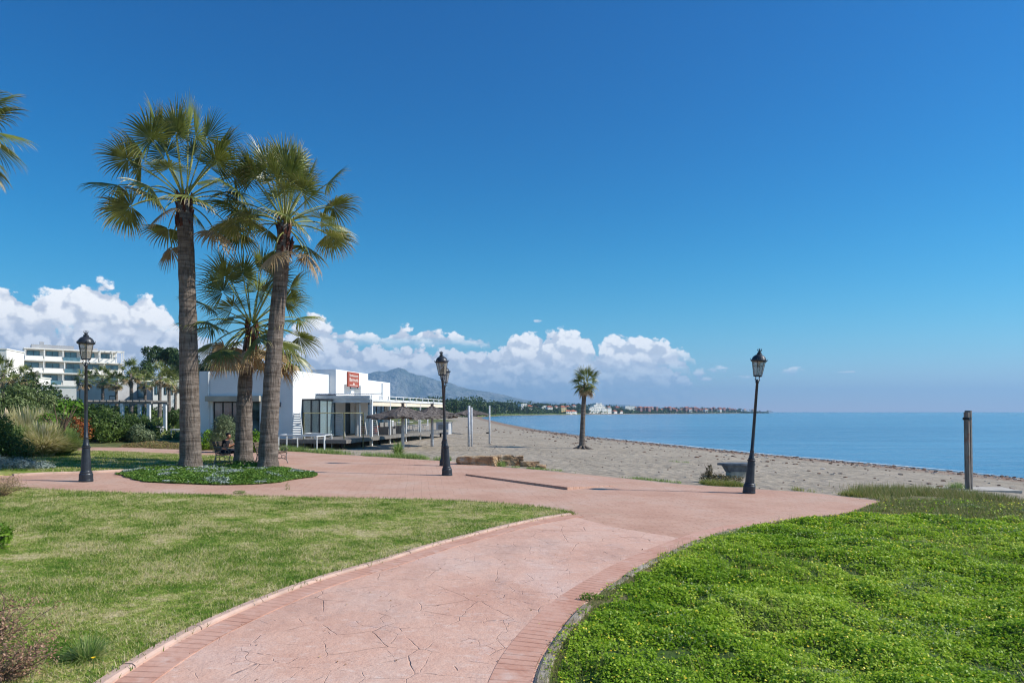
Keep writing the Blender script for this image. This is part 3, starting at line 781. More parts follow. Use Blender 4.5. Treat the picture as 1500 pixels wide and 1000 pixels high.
def palm_parts(root, path, rad, nf, Lp, RB, seed, nseg=34, dead=12, el_lo=-30, boots=True, dense=1.0, deadhang=1.0):
    """path: trunk centre line (local), last point is the crown base"""
    rnd = random.Random(seed)
    P = smooth_line(path, 6); Pn = np.array(P); zz = Pn[:, 2]
    rr = np.interp(zz, [p[0] for p in rad], [p[1] for p in rad])
    rr = rr * (1 + .03 * np.sin(zz * 9) + .02 * np.sin(zz * 23))
    tr = MB(); tr.tube(P, list(rr), 20); tr.build('trunk', M_TRUNK, root, True)
    top = Vector(P[-1])
    if boots:
        bo = MB()
        for i in range(46):
            a = rnd.random() * 6.283; z = rnd.uniform(-.95, .1); r0 = rr[-1] * rnd.uniform(.75, 1.15) + .02
            c = top + Vector((math.cos(a) * r0, math.sin(a) * r0, z))
            bo.box(c, (.05, .10, rnd.uniform(.25, .45)), a, .5, 0, rnd.uniform(-.1, .45))
        bo.build('frond_base', M_BOOT, root)
    mb, st = MB(), MB()
    for i in range(nf):
        f = (i + .5) / nf
        az = i * 2.39996 + rnd.uniform(-.25, .25)
        el = R(86 - (86 - el_lo) * f ** .85) + rnd.uniform(-.1, .1)
        p0 = top + Vector((math.cos(az) * .09, math.sin(az) * .09, .22 - .3 * f))
        L = Lp * rnd.uniform(.85, 1.12) * (1.0 - .12 * f)
        age = max(0, (f - .55) * .5) + rnd.uniform(0, .08)
        frond(mb, st, p0, az, el, L, RB * rnd.uniform(.88, 1.1), .55 + 1.0 * f, nseg, age, rnd)
    mb.build('crown', M_FROND, root, attr='rnd')
    st.build('frond_stalk', M_PETIOLE, root, True) if False else None
    mb2 = MB()
    for i in range(dead):
        az = i * 2.39996 + rnd.uniform(-.4, .4); el = R(rnd.uniform(-48, -6)) * deadhang
        p0 = top + Vector((math.cos(az) * .12, math.sin(az) * .12, -.05 - .3 * rnd.random()))
        frond(mb2, st, p0, az, el, Lp * rnd.uniform(.55, .9), RB * rnd.uniform(.7, .95), 2.0, int(nseg * .8), .5 + .4 * rnd.random(), rnd)
    if dead: mb2.build('dead_fronds', M_DEADFR, root, attr='rnd')
    stm = st; stm.mi = [0] * len(stm.f)
    stm.build('stalks', M_PETIOLE, root)

def ploc(px, py, dy=0):
    x, y = gpark(px, py); return (x, y, -0.0224 * (x + 11.9) + dy)
# tall, leaning away at the top
b = ploc(279, 690); S = b[1] / 1000
def tp(px, py, base, dyv=0): # trunk point of a palm rooted at base, relative to it
    return ((px - 750) / 1000 * (base[1] + dyv) - base[0], dyv, wz(py, base[1] + dyv) - base[2])
r1 = thing('palm_tree', 'tallest fan palm, with a straight thick trunk rooted at the end of the planted island', 'palm tree', b, group=None)
palm_parts(r1, [(0, 0, -.1), tp(279, 660, b), tp(277, 560, b), tp(275, 450, b), tp(273, 380, b), tp(270, 293, b)],
           [(0, .41), (.4, .35), (1.2, .315), (4, .28), (6, .26), (8.1, .245), (9.0, .22)], 36, 2.0, 1.16, 5, dead=3, el_lo=6)
b3 = ploc(393, 691)
r3 = thing('palm_tree', 'tall fan palm with a curved trunk, rooted beside the shortest palm, leaning towards the sea', 'palm tree', b3)
palm_parts(r3, [(0, 0, -.1), tp(393, 665, b3), tp(396, 600, b3), tp(401, 520, b3), tp(407, 450, b3), tp(412, 400, b3), tp(417, 328, b3)],
           [(0, .39), (.4, .325), (1.2, .30), (4, .255), (6, .235), (8.1, .20)], 36, 1.78, 1.12, 11, dead=4, el_lo=4)
b2 = ploc(357, 684)
r2 = thing('palm_tree', 'shortest palm of the island, its crown between the two tall trunks with hanging brown fronds', 'palm tree', b2)
palm_parts(r2, [(0, 0, -.1), tp(357, 660, b2), tp(358, 600, b2), tp(360, 550, b2), tp(369, 478, b2)],
           [(0, .37), (.6, .31), (2, .27), (3.6, .22), (5.2, .18)], 30, 1.75, 1.15, 23, dead=13, el_lo=-15, deadhang=.8)
# crown at the picture's edge
b4 = (-16.9, 20.0, .07)
r4 = thing('palm_tree', 'fan palm mostly out of view whose drooping fronds reach in high above the oleander bushes', 'palm tree', b4)
palm_parts(r4, [(0, 0, -.1), (0, .1, 3), (.05, .1, 6), (.1, .1, 10.3)], [(0, .4), (3, .33), (10.3, .26)], 30, 1.45, 1.15, 37, dead=12, el_lo=-30)
# beach palm
x5, y5 = gp(853, 657); b5 = (x5, y5, gz(x5, y5) - .03)
r5 = thing('palm_tree', 'single slim fan palm standing alone on the open beach sand', 'palm tree', b5)
palm_parts(r5, [(0, 0, -.1), tp(853, 640, b5), tp(854, 610, b5), tp(856, 575, b5), tp(858, 562, b5)],
           [(0, .32), (.25, .21), (1.0, .165), (3, .135), (4.6, .12)], 20, .42, .66, 41, nseg=24, dead=8, el_lo=-35, boots=False, deadhang=1.9)
rt = MB()
for i in range(9):
    a = i * .7; rt.tube([(0, 0, .25), (math.cos(a) * .4, math.sin(a) * .4, .07), (math.cos(a) * .75, math.sin(a) * .7, -.03)], [.12, .08, .03], 6)
rt.build('root_flare', M_TRUNK, r5, True)

# planted island under the palms
ISL = []
for k in range(40):
    a = 2 * math.pi * k / 40; w = 1 + .05 * math.sin(3 * a) + .04 * math.sin(5 * a + 1)
    ISL.append((317 + 139 * math.cos(a) * w, 697 - (12.5 * math.sin(a) if a < math.pi else 12.5 * math.sin(a)) * w))
ISLW = [gpark(*p) for p in ISL]
m = MB(); m.prism(ISLW, PZ(.0), PZ(.06)); tag(m.build('island_soil', stdmat('island_soil', rgb(72, 84, 40), rgb(96, 82, 58), 5, .95, .4, 30, .02)), kind='structure')
n = 120000
y = RNG.uniform(18, 27, n); x = y * RNG.uniform(-.6, -.28, n); e = edge_dist(x, y, ISLW); i_ = inpoly(x, y, ISLW); k = i_ | (e < .28 * (vnoise(x * 2.5, y * 2.5) - .35)); x, y = x[k], y[k]; e = np.where(i_, e, 0)[k]; hh_ = (.03 + .13 * ss(e / .8)) * (.5 + fbm(x * 2, y * 2, 3))
P = np.stack([x, y, -0.0224 * (x + 11.9) + .05 + hh_ * RNG.random(len(x)) ** .5], 1)
sil = fbm(x * 2.0 + 4, y * 2.2, 3) + .12
issil = RNG.random(len(x)) < ss((sil - .61) / .12) * .6
N_ = unit(RNG.normal(size=P.shape) * .6 + np.array([0, 0, 1.0]))
G1 = P[~issil]
tag(array_mesh('island_cover', leaf_quads(G1, N_[~issil], .075, .6), 4, leafmat('island_leaf', [rgb(70, 104, 36), rgb(102, 138, 52), rgb(136, 160, 72)], .3), RNG.random(len(G1))),
    'low green ground cover on the planted island under the three palms', 'ground cover', kind='stuff')
G2 = P[issil]
tag(array_mesh('silver_cover', leaf_quads(G2 + [0, 0, .03], N_[issil], .06, .5), 4, leafmat('silver_leaf', [rgb(110, 130, 116), rgb(160, 172, 160), rgb(206, 212, 204)], .2), RNG.random(len(G2))),
    'pale silver leaved ground cover in patches on the planted island', 'ground cover', kind='stuff')
# a taller clump at the foot of the short palm and one by the curved palm
for px, py, w_, h_, lab in ((357, 690, .75, .38, 'leafy green clump growing against the foot of the shortest palm'), (404, 694, .5, .25, 'small clump with an orange flower at the foot of the curved palm')):
    bb = ploc(px, py); th = thing('leafy_clump', lab, 'plant', bb)
    foliage('foliage', [(0, 0, h_ * .5, w_, w_ * .6, h_ * .6), (w_ * .4, 0, h_ * .4, w_ * .5, w_ * .5, h_ * .5)], 2600, .07, leafmat('clump_leaf', [rgb(50, 90, 30), rgb(90, 134, 44), rgb(130, 160, 62)], .3), th)

# ------------------------------------------------------------------ street lamps
M_IRON = stdmat('painted_iron', rgb(62, 66, 72), rgb(44, 48, 54), 6, .42, .15, 50, .003, metal=.35, spec=.5)
t = NT('lantern_glass'); t.base(rgb(206, 200, 184)); t.set(.25, 0, .5); t.b.inputs['Alpha'].default_value = .55
t.link(t.ramp(t.noise(t.coord(), 5, 3), [(.3, rgb(120, 112, 100)), (.7, rgb(182, 172, 154))]), t.b.inputs['Base Color']); M_LGLASS = t.m
M_BULB = stdmat('lamp_reflector', rgb(225, 222, 212), rgb(200, 196, 186), 3, .4)
def lamp(label, loc, tilt=(0, 0), group='cast iron street lamps along the promenade', segs=24):
    L = thing('street_lamp', label, 'street lamp', loc, RNG.uniform(0, .4), group, tilt)
    b = MB(); b.lathe([(.178, -.06), (.178, .05), (.172, .07), (.170, .20), (.160, .225), (.15, .235), (.152, .26), (.135, .28), (.128, .30), (.098, .90), (.096, .915), (.112, .925), (.115, .95), (.100, .965)], segs)
    b.build('base', M_IRON, L, False)
    s = MB(); s.lathe([(.088, .95), (.090, 1.00), (.072, 1.03), (.066, 1.10), (.058, 1.16), (.056, 1.19), (.062, 1.20), (.062, 1.22), (.050, 1.24), (.045, 1.7), (.037, 3.16), (.050, 3.17), (.052, 3.20), (.038, 3.22), (.034, 3.27)], 16)
    s.build('shaft', M_IRON, L, True)
    # bracket: four curled arms carrying the lantern
    k = MB()
    for i in range(4):
        a = math.pi / 2 * i + .4
        f = lambda r, z: (math.cos(a) * r, math.sin(a) * r, z)
        k.tube([f(.03, 3.20), f(.075, 3.235), f(.085, 3.27), f(.06, 3.30), f(.075, 3.335), f(.105, 3.36)], .010, 6)
    k.lathe([(.11, 3.345), (.128, 3.355), (.128, 3.375), (.11, 3.385)], 6)
    k.build('bracket', M_IRON, L)
    r0, r1, z0, z1 = .118, .192, 3.375, 3.79
    hexp = lambda r, z, i: (math.cos(math.pi / 3 * i) * r, math.sin(math.pi / 3 * i) * r, z)
    g = MB()
    for i in range(6):
        g.add([hexp(r0, z0, i), hexp(r0, z0, i + 1), hexp(r1, z1, i + 1), hexp(r1, z1, i)], [(0, 1, 2, 3)])
    lan = MB()
    for i in range(6):
        lan.tube([hexp(r0 + .002, z0, i), hexp(r1 + .002, z1, i)], .0085, 5)
        lan.tube([hexp(r0 + .002, z0, i), hexp(r0 + .002, z0, i + 1)], .009, 5)
        lan.tube([hexp(r1 + .002, z1, i), hexp(r1 + .002, z1, i + 1)], .011, 5)
        lan.tube([hexp(.166, .66 * (z1 - z0) + z0, i), hexp(.166, .66 * (z1 - z0) + z0, i + 1)], .004, 4)
    fr = lan.build('lantern_frame', M_IRON, L); g.build('glass', M_LGLASS, fr)
    bu = MB(); bu.lathe([(.02, 3.62), (.032, 3.66), (.035, 3.72), (.075, 3.76), (.08, 3.775)], 12); bu.build('bulb', M_BULB, fr, True)
    rf = MB(); rf.lathe([(.205, 3.775), (.222, 3.785), (.224, 3.81), (.205, 3.825), (.196, 3.85), (.18, 3.89), (.15, 3.93), (.105, 3.965), (.07, 3.98), (.062, 3.995), (.07, 4.0), (.07, 4.02), (.05, 4.03)], 24)
    for i in range(6):
        a = math.pi / 3 * i
        rf.tube([(math.cos(a) * .215, math.sin(a) * .215, 3.80), (math.cos(a) * .245, math.sin(a) * .245, 3.825), (math.cos(a) * .238, math.sin(a) * .238, 3.865)], [.012, .010, .002], 5)
    ro = rf.build('lantern_roof', M_IRON, L, False)
    cr = MB(); cr.lathe([(.038, 4.02), (.042, 4.05), (.035, 4.06), (.05, 4.075), (.03, 4.08)], 12)
    for i in range(6):
        a = math.pi / 3 * i; cr.tube([(math.cos(a) * .035, math.sin(a) * .035, 4.07), (math.cos(a) * .058, math.sin(a) * .058, 4.10), (math.cos(a) * .05, math.sin(a) * .05, 4.15)], [.010, .010, .002], 5)
    cr.tube([(0, 0, 4.06), (0, 0, 4.14), (0, 0, 4.16)], [.012, .014, .002], 6)
    cr.build('crown_finial', M_IRON, ro)
    return L
lm1 = lamp('upright black street lamp standing before the small back lawn, near the tallest palm', ploc(126, 705, .03))
lm2 = dup(lm1, ploc(1097, 722, .03), 0, 'black street lamp leaning towards the sea, the only one beside the beach plants', tilt=(0, R(4.3)))
lm3 = dup(lm1, ploc(655, 696, .03), 0, 'black street lamp leaning towards the restaurant, in the middle of the paving', tilt=(R(1.5), R(-2.6)))
lm4 = dup(lm1, ploc(650, 682, .03), .2, 'black street lamp almost hidden directly behind another lamp, on the far edge of the paving', tilt=(0, R(.6)), scale=.97)
for px, Y, pyt, lab in ((117, 66, 558, 'far street lamp seen among shrubs just behind the lamp by the back lawn'), (211, 88, 564, 'farthest street lamp, in front of the low apartments behind the palms row')):
    x = (px - 750) / 1000 * Y
    dup(lm1, (x, Y, wz(pyt, Y) - 4.16), .5, lab)
# ------------------------------------------------------------------ beach restaurant
M_WHITE = stdmat('white_render', rgb(232, 232, 230), rgb(218, 218, 216), .8, .85, .15, 12, .01, lo=.3, hi=.8)
M_WPAINT = stdmat('white_paint', rgb(226, 226, 224), rgb(206, 206, 204), 3, .5)
M_GREYT = stdmat('grey_trim', rgb(150, 148, 142), rgb(128, 126, 122), 3, .7)
M_BEIGE = stdmat('beige_awning', rgb(190, 178, 158), rgb(166, 156, 140), 2, .8)
M_CREAM = stdmat('cream_awning', rgb(232, 218, 196), rgb(220, 204, 182), 1.5, .8)
M_DFRAME = stdmat('dark_frame', rgb(44, 48, 54), rgb(34, 36, 40), 3, .4, metal=.3)
M_WOOD = stdmat('brown_wood', rgb(150, 98, 60), rgb(112, 70, 44), 5, .7, .3, 20, stretch=(1, 1, 6))
M_GREYWOOD = stdmat('grey_deck_wood', rgb(136, 130, 122), rgb(104, 100, 96), 4, .85, .4, 20, stretch=(8, 1, 1))
M_DARKSTUFF = stdmat('dark_pile', rgb(40, 40, 44), rgb(28, 28, 32), 3, .9)  # near-black colour of the deck piles
M_TERRA = stdmat('terracotta', rgb(190, 98, 58), rgb(160, 78, 48), 6, .8)
t = NT('window_glass'); t.base(rgb(40, 58, 62)); t.set(.06, 0, .8)
t.link(t.ramp(t.noise(t.coord(), 1.1, 3), [(.35, rgb(26, 36, 40)), (.65, rgb(96, 120, 124))]), t.b.inputs['Base Color']); M_GLASS = t.m
RZ = -math.atan(.168)
rest = thing('restaurant', 'single storey white beach restaurant with stepped parapets beside the sand', 'restaurant', (-12.2, 38, 0), RZ)
wl = MB()
# camera side wall with window opening q -4.9..-2.0, z .5..2.52
for q0, q1, t0, t1, z0, z1 in [(-5.72, -4.9, 0, .25, -.1, 4.25), (-4.9, -2.0, 0, .25, 2.52, 4.25), (-2.0, 0, 0, .25, -.1, 4.25), (-4.9, -2.0, 0, .25, -.1, .5),
        (-.25, 0, .25, 1.13, -.1, 4.25), (-.25, 0, 1.13, 3.16, 2.6, 4.25), (-.25, 0, 3.16, 4.7, -.1, 4.25), (-5.72, -5.47, .25, 16.1, -.1, 4.25), (-5.47, -.25, 15.85, 16.1, -.1, 4.25),
        (-.25, 0, 10.05, 11.2, -.1, 4.22), (-.25, 0, 11.2, 15.2, 2.6, 4.22), (-.25, 0, 15.2, 15.85, -.1, 4.22),
        (-5.47, -.25, .25, 15.85, 3.6, 3.7)]:
    wl.bx(q0, q1, t0, t1, z0, z1)
# taller entrance block standing proud
for q0, q1, t0, t1, z0, z1 in [(-1.2, .45, 4.7, 4.95, -.1, 4.6), (-.1, .45, 4.95, 5.95, -.1, 4.6), (-.1, .45, 5.95, 8.75, 3.72, 4.6), (-.1, .45, 8.75, 10.05, -.1, 4.6), (-.1, 0, 5.95, 6.1, -.1, 3.72), (-.1, 0, 6.1, 6.95, 2.6, 3.72), (-.1, 0, 6.95, 7.2, -.1, 3.72), (-.1, 0, 7.2, 8.05, 2.6, 3.72), (-.1, 0, 8.05, 8.75, -.1, 3.72), (-1.2, -.1, 9.8, 10.05, -.1, 4.6), (-1.2, -.95, 4.95, 9.8, 3.7, 4.6)]:
    wl.bx(q0, q1, t0, t1, z0, z1)
wl.bx(-.02, .14, 13.9, 14.05, 2.6, 4.1)
wl.build('wall', M_WHITE, rest)
ln_ = MB(); ln_.box((-3.45, -.2, 2.68), (3.3, .42, .30)); ln_.build('lintel', M_BEIGE, rest)
dp = MB(); dp.tube([(-5.1, -.07, .1), (-5.1, -.07, 4.1), (-5.1, .0, 4.22)], .05, 8); dp.build('downpipe', M_WPAINT, rest)
lw = MB(); lw.box((-.78, -.06, 2.35), (.12, .1, .26)); lw.build('wall_lamp', M_DFRAME, rest)
lw = MB(); lw.box((-1.3, -.03, 1.2), (.5, .06, .6)); lw.build('meter_box', M_GREYT, rest)
def window(parent, q0, q1, t0, t1, z0, z1, nm, along='q', fmat=None):
    """framed glass; along q or t"""
    f = MB(); fw = .07
    if along == 'q':
        tm = (t0 + t1) / 2; f.bx(q0, q1, t0, t1, z0, z0 + fw).bx(q0, q1, t0, t1, z1 - fw, z1)
        for i in range(nm + 1):
            x = q0 + (q1 - q0) * i / nm; f.box((min(max(x, q0 + fw / 2), q1 - fw / 2), tm, (z0 + z1) / 2), (fw, t1 - t0 + .004, z1 - z0 - .01))
        w = f.build('window', fmat or M_DFRAME, parent); g = MB(); g.bx(q0, q1, tm - .01, tm + .01, z0, z1); g.build('pane', M_GLASS, w)
    else:
        qm = (q0 + q1) / 2; f.bx(q0, q1, t0, t1, z0, z0 + fw).bx(q0, q1, t0, t1, z1 - fw, z1)
        for i in range(nm + 1):
            x = t0 + (t1 - t0) * i / nm; f.box((qm, min(max(x, t0 + fw / 2), t1 - fw / 2), (z0 + z1) / 2), (q1 - q0 + .004, fw, z1 - z0 - .01))
        w = f.build('window', fmat or M_DFRAME, parent); g = MB(); g.bx(qm - .01, qm + .01, t0, t1, z0, z1); g.build('pane', M_GLASS, w)
    return w
window(rest, -4.9, -2.0, .1, .16, .5, 2.52, 5)
window(rest, -.18, -.1, 11.2, 15.2, .5, 2.6, 4, 't')
# glazed porch in front of the facade
pc = MB()
for q, t_ in ((.02, 1.13), (1.05, 1.13), (.02, 3.16), (1.05, 3.16), (.55, 1.13), (1.05, 2.1)): pc.box((q, t_, 1.55), (.07, .07, 2.1))
pc.bx(0, 1.1, 1.08, 3.2, 2.6, 2.68)
w = pc.build('porch_frame', M_DFRAME, rest)
g = MB(); g.bx(.06, 1.0, 1.125, 1.135, .52, 2.58).bx(1.045, 1.055, 1.17, 3.12, .52, 2.58); t = NT('porch_glass'); t.base(rgb(150, 170, 172)); t.set(.05, 0, .8); t.b.inputs['Alpha'].default_value = .45; g.build('pane', t.m, w)
d1 = MB(); d1.bx(-.08, -.03, 6.1, 6.95, .5, 2.6); d1.build('door', M_DFRAME, rest)
d2 = MB(); d2.bx(-.08, -.03, 7.2, 8.05, .5, 2.6); d2.build('door', M_DFRAME, rest)

# sign
M_SIGN = stdmat('sign_red_brown', rgb(168, 84, 62), rgb(150, 70, 54), 4, .6)
sg = thing('restaurant_sign', 'square red brown sign with pale lettering mounted high on the white entrance block', 'sign', (0, 0, 0), 0)
sg.parent = None
Mx = Matrix.Translation((-12.2, 38, 0)) @ Matrix.Rotation(RZ, 4, 'Z')
def rl(q, t_, z=0): return Mx @ Vector((q, t_, z))
sg.location = rl(.5, 7.3, 4.06); sg.rotation_euler = (0, 0, RZ)
b_ = MB(); b_.box((.0, 0, 0), (.09, 1.85, .96)); b_.build('panel', M_SIGN, sg)
M_LETTER = stdmat('sign_letters', rgb(236, 226, 214), rgb(226, 214, 202), 3, .6)
def text(body, parent, loc, size, rot, name='lettering', mat=None, ext=.006, sx=1):
    cu = bpy.data.curves.new(name, 'FONT'); cu.body = body; cu.size = size; cu.extrude = ext; cu.align_x = 'CENTER'; cu.align_y = 'CENTER'
    o = bpy.data.objects.new('tmp_text', cu); C.objects.link(o); o.data.materials.append(mat or M_LETTER)
    dg = bpy.context.evaluated_depsgraph_get(); me = bpy.data.meshes.new_from_object(o.evaluated_get(dg)); bpy.data.objects.remove(o)
    n = bpy.data.objects.new(name, me); C.objects.link(n); n.parent = parent; n.location = loc; n.rotation_euler = rot; n.scale = (sx, 1, 1)
    return n
ROT = (R(90), 0, R(90))
text('Restaurante', sg, (.055, 0, .26), .24, ROT, sx=1.25); text('Bermuda', sg, (.055, 0, -.02), .34, ROT, sx=1.2)
e_ = MB(); e_.add([(.052, -.12, -.34), (.052, .14, -.34), (.052, 0, -.17)], [(0, 1, 2)]); e_.bx(.05, .056, -.7, .7, -.39, -.36); e_.build('emblem', M_LETTER, sg)
br_ = MB(); br_.box((.05, -.6, -.55), (.05, .05, .12)).box((.05, .6, -.52), (.05, .05, .12)).box((.1, 0, -.57), (.06, 1.3, .04)); br_.build('bracket', M_DFRAME, sg)

# raised deck on piles
dk = thing('raised_deck', 'grey timber deck on short piles around the restaurant', 'deck', (-12.2, 38, 0), RZ)
m = MB()
for i in range(34):
    y0 = -1.15 + i * .62; m.bx(.02 if y0 > -.1 else -4.2, 3.6, y0, y0 + .6, .36, .46)
m.build('deck_boards', M_GREYWOOD, dk)
m = MB(); m.bx(-4.2, 3.62, -1.24, -1.18, .26, .44).bx(3.62, 3.68, -1.24, 19.8, .26, .44); m.build('edge_beam', M_GREYWOOD, dk)
for i in range(8):
    for q in (3.3, -.6 - 0 * i):
        m = MB(); m.tube([(q, -.9 + i * 2.8, -.6), (q, -.9 + i * 2.8, .36)], .08, 8); m.build('pile', M_DARKSTUFF, dk)

# pergola over the terrace
pg = thing('pergola', 'white pergola with corrugated awning over the restaurant terrace', 'pergola', (-12.2, 38, 0), RZ)
T0, T1, QM = 3.16, 19.4, 3.36
ts = [T0, 6.4, 9.6, 12.9, 16.1, T1]
for i, tt in enumerate(ts):
    m = MB(); w_ = .15 if i == 0 else .10; m.box((QM, tt, 1.2), (w_, w_, 2.7 if i else 2.7)); m.build('post', M_WPAINT, pg)
for q, tt in ((1.9, 4.6), (1.9, 9.6), (2.6, 3.3)): m = MB(); m.box((q, tt, 1.45), (.08, .08, 2.0)); m.build('post', M_WPAINT, pg)
m = MB(); m.bx(QM - .09, QM + .09, T0 - .1, T1 + .1, 2.56, 2.68)
for tt in ts: m.bx(.5 if 4.6 < tt < 10.1 else .05, QM - .1, tt - .05, tt + .05, 2.57, 2.67)
m.bx(QM - .04, QM + .04, T0, T1, 2.90, 2.94)
for i in range(12): tt = T0 + i * (T1 - T0) / 11; m.bx(QM - .03, QM + .03, tt - .03, tt + .03, 2.68, 2.90)
m.build('beam', M_WPAINT, pg)
m = MB(); m.bx(QM - .03, QM + .03, T0 + .2, T1, 2.30, 2.56); m.build('awning_valance', M_CREAM, pg)
m = MB(); n = 60
for k in range(n):        # corrugated sheet over the near bay
    q0 = -.1 + 3.55 * k / n; q1 = -.1 + 3.55 * (k + 1) / n; z0, z1 = (2.98, 3.03) if k % 2 else (3.03, 2.98)
    m.add([(q0, T0 - .35, z0), (q1, T0 - .35, z1), (q1, T0 + 1.6, z1 + .06), (q0, T0 + 1.6, z0 + .06)], [(0, 1, 2, 3), (3, 2, 1, 0)])
m.build('corrugated_roof', stdmat('blue_grey_sheet', rgb(196, 204, 216), rgb(170, 180, 196), 3, .5), pg)
m = MB(); m.bx(-.05, 3.4, T0 - .33, T0 - .27, 2.72, 2.9).bx(-.05, 3.4, T0 - .29, T0 - .25, 2.48, 2.70).bx(.02, 3.3, T0 - .2, T1, 2.68, 2.72); m.build('awning_box', stdmat('grey_awning', rgb(214, 216, 214), rgb(190, 194, 196), 3, .6), pg)

# thin metal frames on the sand before the deck
M_RUST = stdmat('olive_metal', rgb(136, 128, 74), rgb(86, 78, 58), 9, .6)
def wpt(px, py): x, y = gp(px, py); return Vector((x, y, gz(x, y)))
fr = thing('post_frame', 'thin olive metal frame of posts and rails before the restaurant deck', 'frame', wpt(504, 657))
base = Vector(fr.location)
pp = [wpt(445, 656), wpt(477, 650), wpt(504, 657), wpt(532, 657), wpt(508, 646)]
for p in pp:
    m = MB(); q = p - base; m.box((q.x, q.y, .96), (.055, .055, 2.0)); m.build('post', M_RUST, fr)
m = MB()
for i, j in ((0, 1), (1, 4), (4, 3), (0, 2), (2, 3)):
    a, b = pp[i] - base, pp[j] - base; a.z = b.z = 1.94; m.tube([a, b], .028, 6)
m.build('rail', stdmat('pale_rail', rgb(190, 184, 140), rgb(150, 144, 108), 8, .6), fr)
# low white rail / bench frames by the paving
for (x0, x1, yb, lab) in ((408, 464, 659, 'low white metal barrier rail on the sand beside the curved palm'), (446, 476, 655, 'smaller low white rail behind the long barrier rail')):
    a, b = wpt(x0, yb - .8), wpt(x1, yb + 2.5); th = thing('barrier_rail', lab, 'barrier', a, 0, None); d = b - a; d.z = 0
    back = Vector((.12, .9, 0))
    m = MB(); h_ = .74; m.tube([(0, 0, h_), d + Vector((0, 0, h_ - .03))], .035, 6).tube([back + Vector((0, 0, h_)), d + back + Vector((0, 0, h_ - .03))], .035, 6)
    m.tube([(0, 0, h_), back + Vector((0, 0, h_))], .03, 6).tube([d + Vector((0, 0, h_ - .03)), d + back + Vector((0, 0, h_ - .03))], .03, 6); m.build('top_rail', M_WPAINT, th)
    for q in ((0, 0, 0), d, back, d + back, d * .5):
        m = MB(); m.tube([Vector(q) + Vector((0, 0, -.1)), Vector(q) + Vector((0, 0, h_ - .02))], .035, 6); m.build('leg', M_WPAINT, th)
# slatted white screens on the deck
def screen(q, tt, lab, h=1.45, w0=.75, w1=.35, first=[None]):
    p = rl(q, tt, .46); 
    if first[0] is None:
        th = thing('slatted_screen', lab, 'screen', p, RZ, 'white slatted screens on the deck'); first[0] = th
        m = MB()
        for s in (-1, 1): m.tube([(s * w0 / 2, 0, 0), (s * w1 / 2, 0, h)], .03, 4)
        m.build('side_rail', M_WPAINT, th); m = MB()
        for k in range(11): z = .08 + k * h / 11.5; ww = w0 + (w1 - w0) * z / h; m.box((0, 0, z), (ww, .03, .075))
        m.build('slats', M_WPAINT, th)
    else: th = dup(first[0], p, RZ, lab)
    return th
screen(.45, -.4, 'white slatted screen at the corner of the restaurant, beside the grey wall')
screen(1.9, 5.2, 'white slatted screen under the pergola in front of the entrance block')
screen(2.75, 5.0, 'white slatted screen next to the thick corner post of the pergola')
screen(1.15, 3.6, 'white slatted screen at the edge of the glazed porch')
# pots, crate
for q, tt, r, lab in ((1.6, 6.2, .22, 'small terracotta pot on the deck near the dark doors'), (2.35, 6.3, .3, 'larger terracotta pot on the deck near the pergola post')):
    th = thing('plant_pot', lab, 'plant pot', rl(q, tt, .46)); m = MB(); m.lathe([(r * .6, 0), (r * .95, .35), (r * .85, .5), (r, .52), (r, .6), (r * .85, .6)], 14); m.build('pot', M_TERRA, th, True)
    foliage('foliage', [(0, 0, .75, r * .8, r * .8, .22)], 160, .12, leafmat('pot_leaf', [rgb(50, 80, 36), rgb(100, 130, 60)], .3), th)
p = wpt(470, 652); th = thing('wooden_crate', 'brown slatted wooden crate standing on the sand under the deck edge', 'crate', p + Vector((0, .6, 0)))
m = MB()
for k in range(5): m.box((0, -.28, .06 + k * .1), (.75, .02, .08)).box((0, .28, .06 + k * .1), (.75, .02, .08)).box((-.37, 0, .06 + k * .1), (.02, .54, .08)).box((.37, 0, .06 + k * .1), (.02, .54, .08))
m.build('slats', M_WOOD, th)
for x in (-.34, .34):
    for y in (-.25, .25): m = MB(); m.box((x, y, .25), (.05, .05, .5)); m.build('corner_post', M_WOOD, th)
# terrace furniture
def chair(lab, loc, rz):
    th = thing('terrace_chair', lab, 'chair', loc, rz, 'white chairs on the restaurant terrace')
    m = MB(); m.box((0, 0, .44), (.44, .44, .04)); m.build('seat', M_WPAINT, th)
    m = MB()
    for k in range(4): m.box((-.21, -.15 + k * .1, .68), (.02, .05, .36))
    m.box((-.21, 0, .88), (.03, .44, .05)); m.build('backrest', M_WPAINT, th)
    for x in (-.2, .2):
        for y in (-.2, .2): m = MB(); m.tube([(x, y, 0), (x * .95, y * .95, .43)], .018, 5); m.build('leg', M_WPAINT, th)
    return th
c0 = chair('white terrace chair beside a table under the pergola', rl(2.7, 8.2, .46), RZ)
for q, tt, a in ((1.5, 8.3, 3.1), (2.8, 10.6, .2), (1.6, 10.8, 3.0), (2.9, 13.4, .1), (1.7, 13.6, 3.3), (2.8, 16.0, 0), (1.6, 16.2, 3.1)):
    dup(c0, rl(q, tt, .46), RZ + a + math.pi)
c0.rotation_euler.z += math.pi
tb0 = thing('terrace_table', 'white round terrace table between white chairs under the pergola', 'table', rl(2.1, 8.25, .46), 0, 'terrace tables under the pergola')
m = MB(); m.lathe([(.42, .72), (.42, .75)], 20); m.build('table_top', M_WPAINT, tb0); m = MB(); m.lathe([(.22, 0), (.2, .03), (.03, .05), (.03, .72)], 12); m.build('pedestal', M_WPAINT, tb0)
for tt in (10.7, 13.5, 16.1): dup(tb0, rl(2.2, tt, .46))
M_WICK = stdmat('grey_wicker', rgb(150, 146, 140), rgb(108, 104, 100), 22, .85, .6, 60)
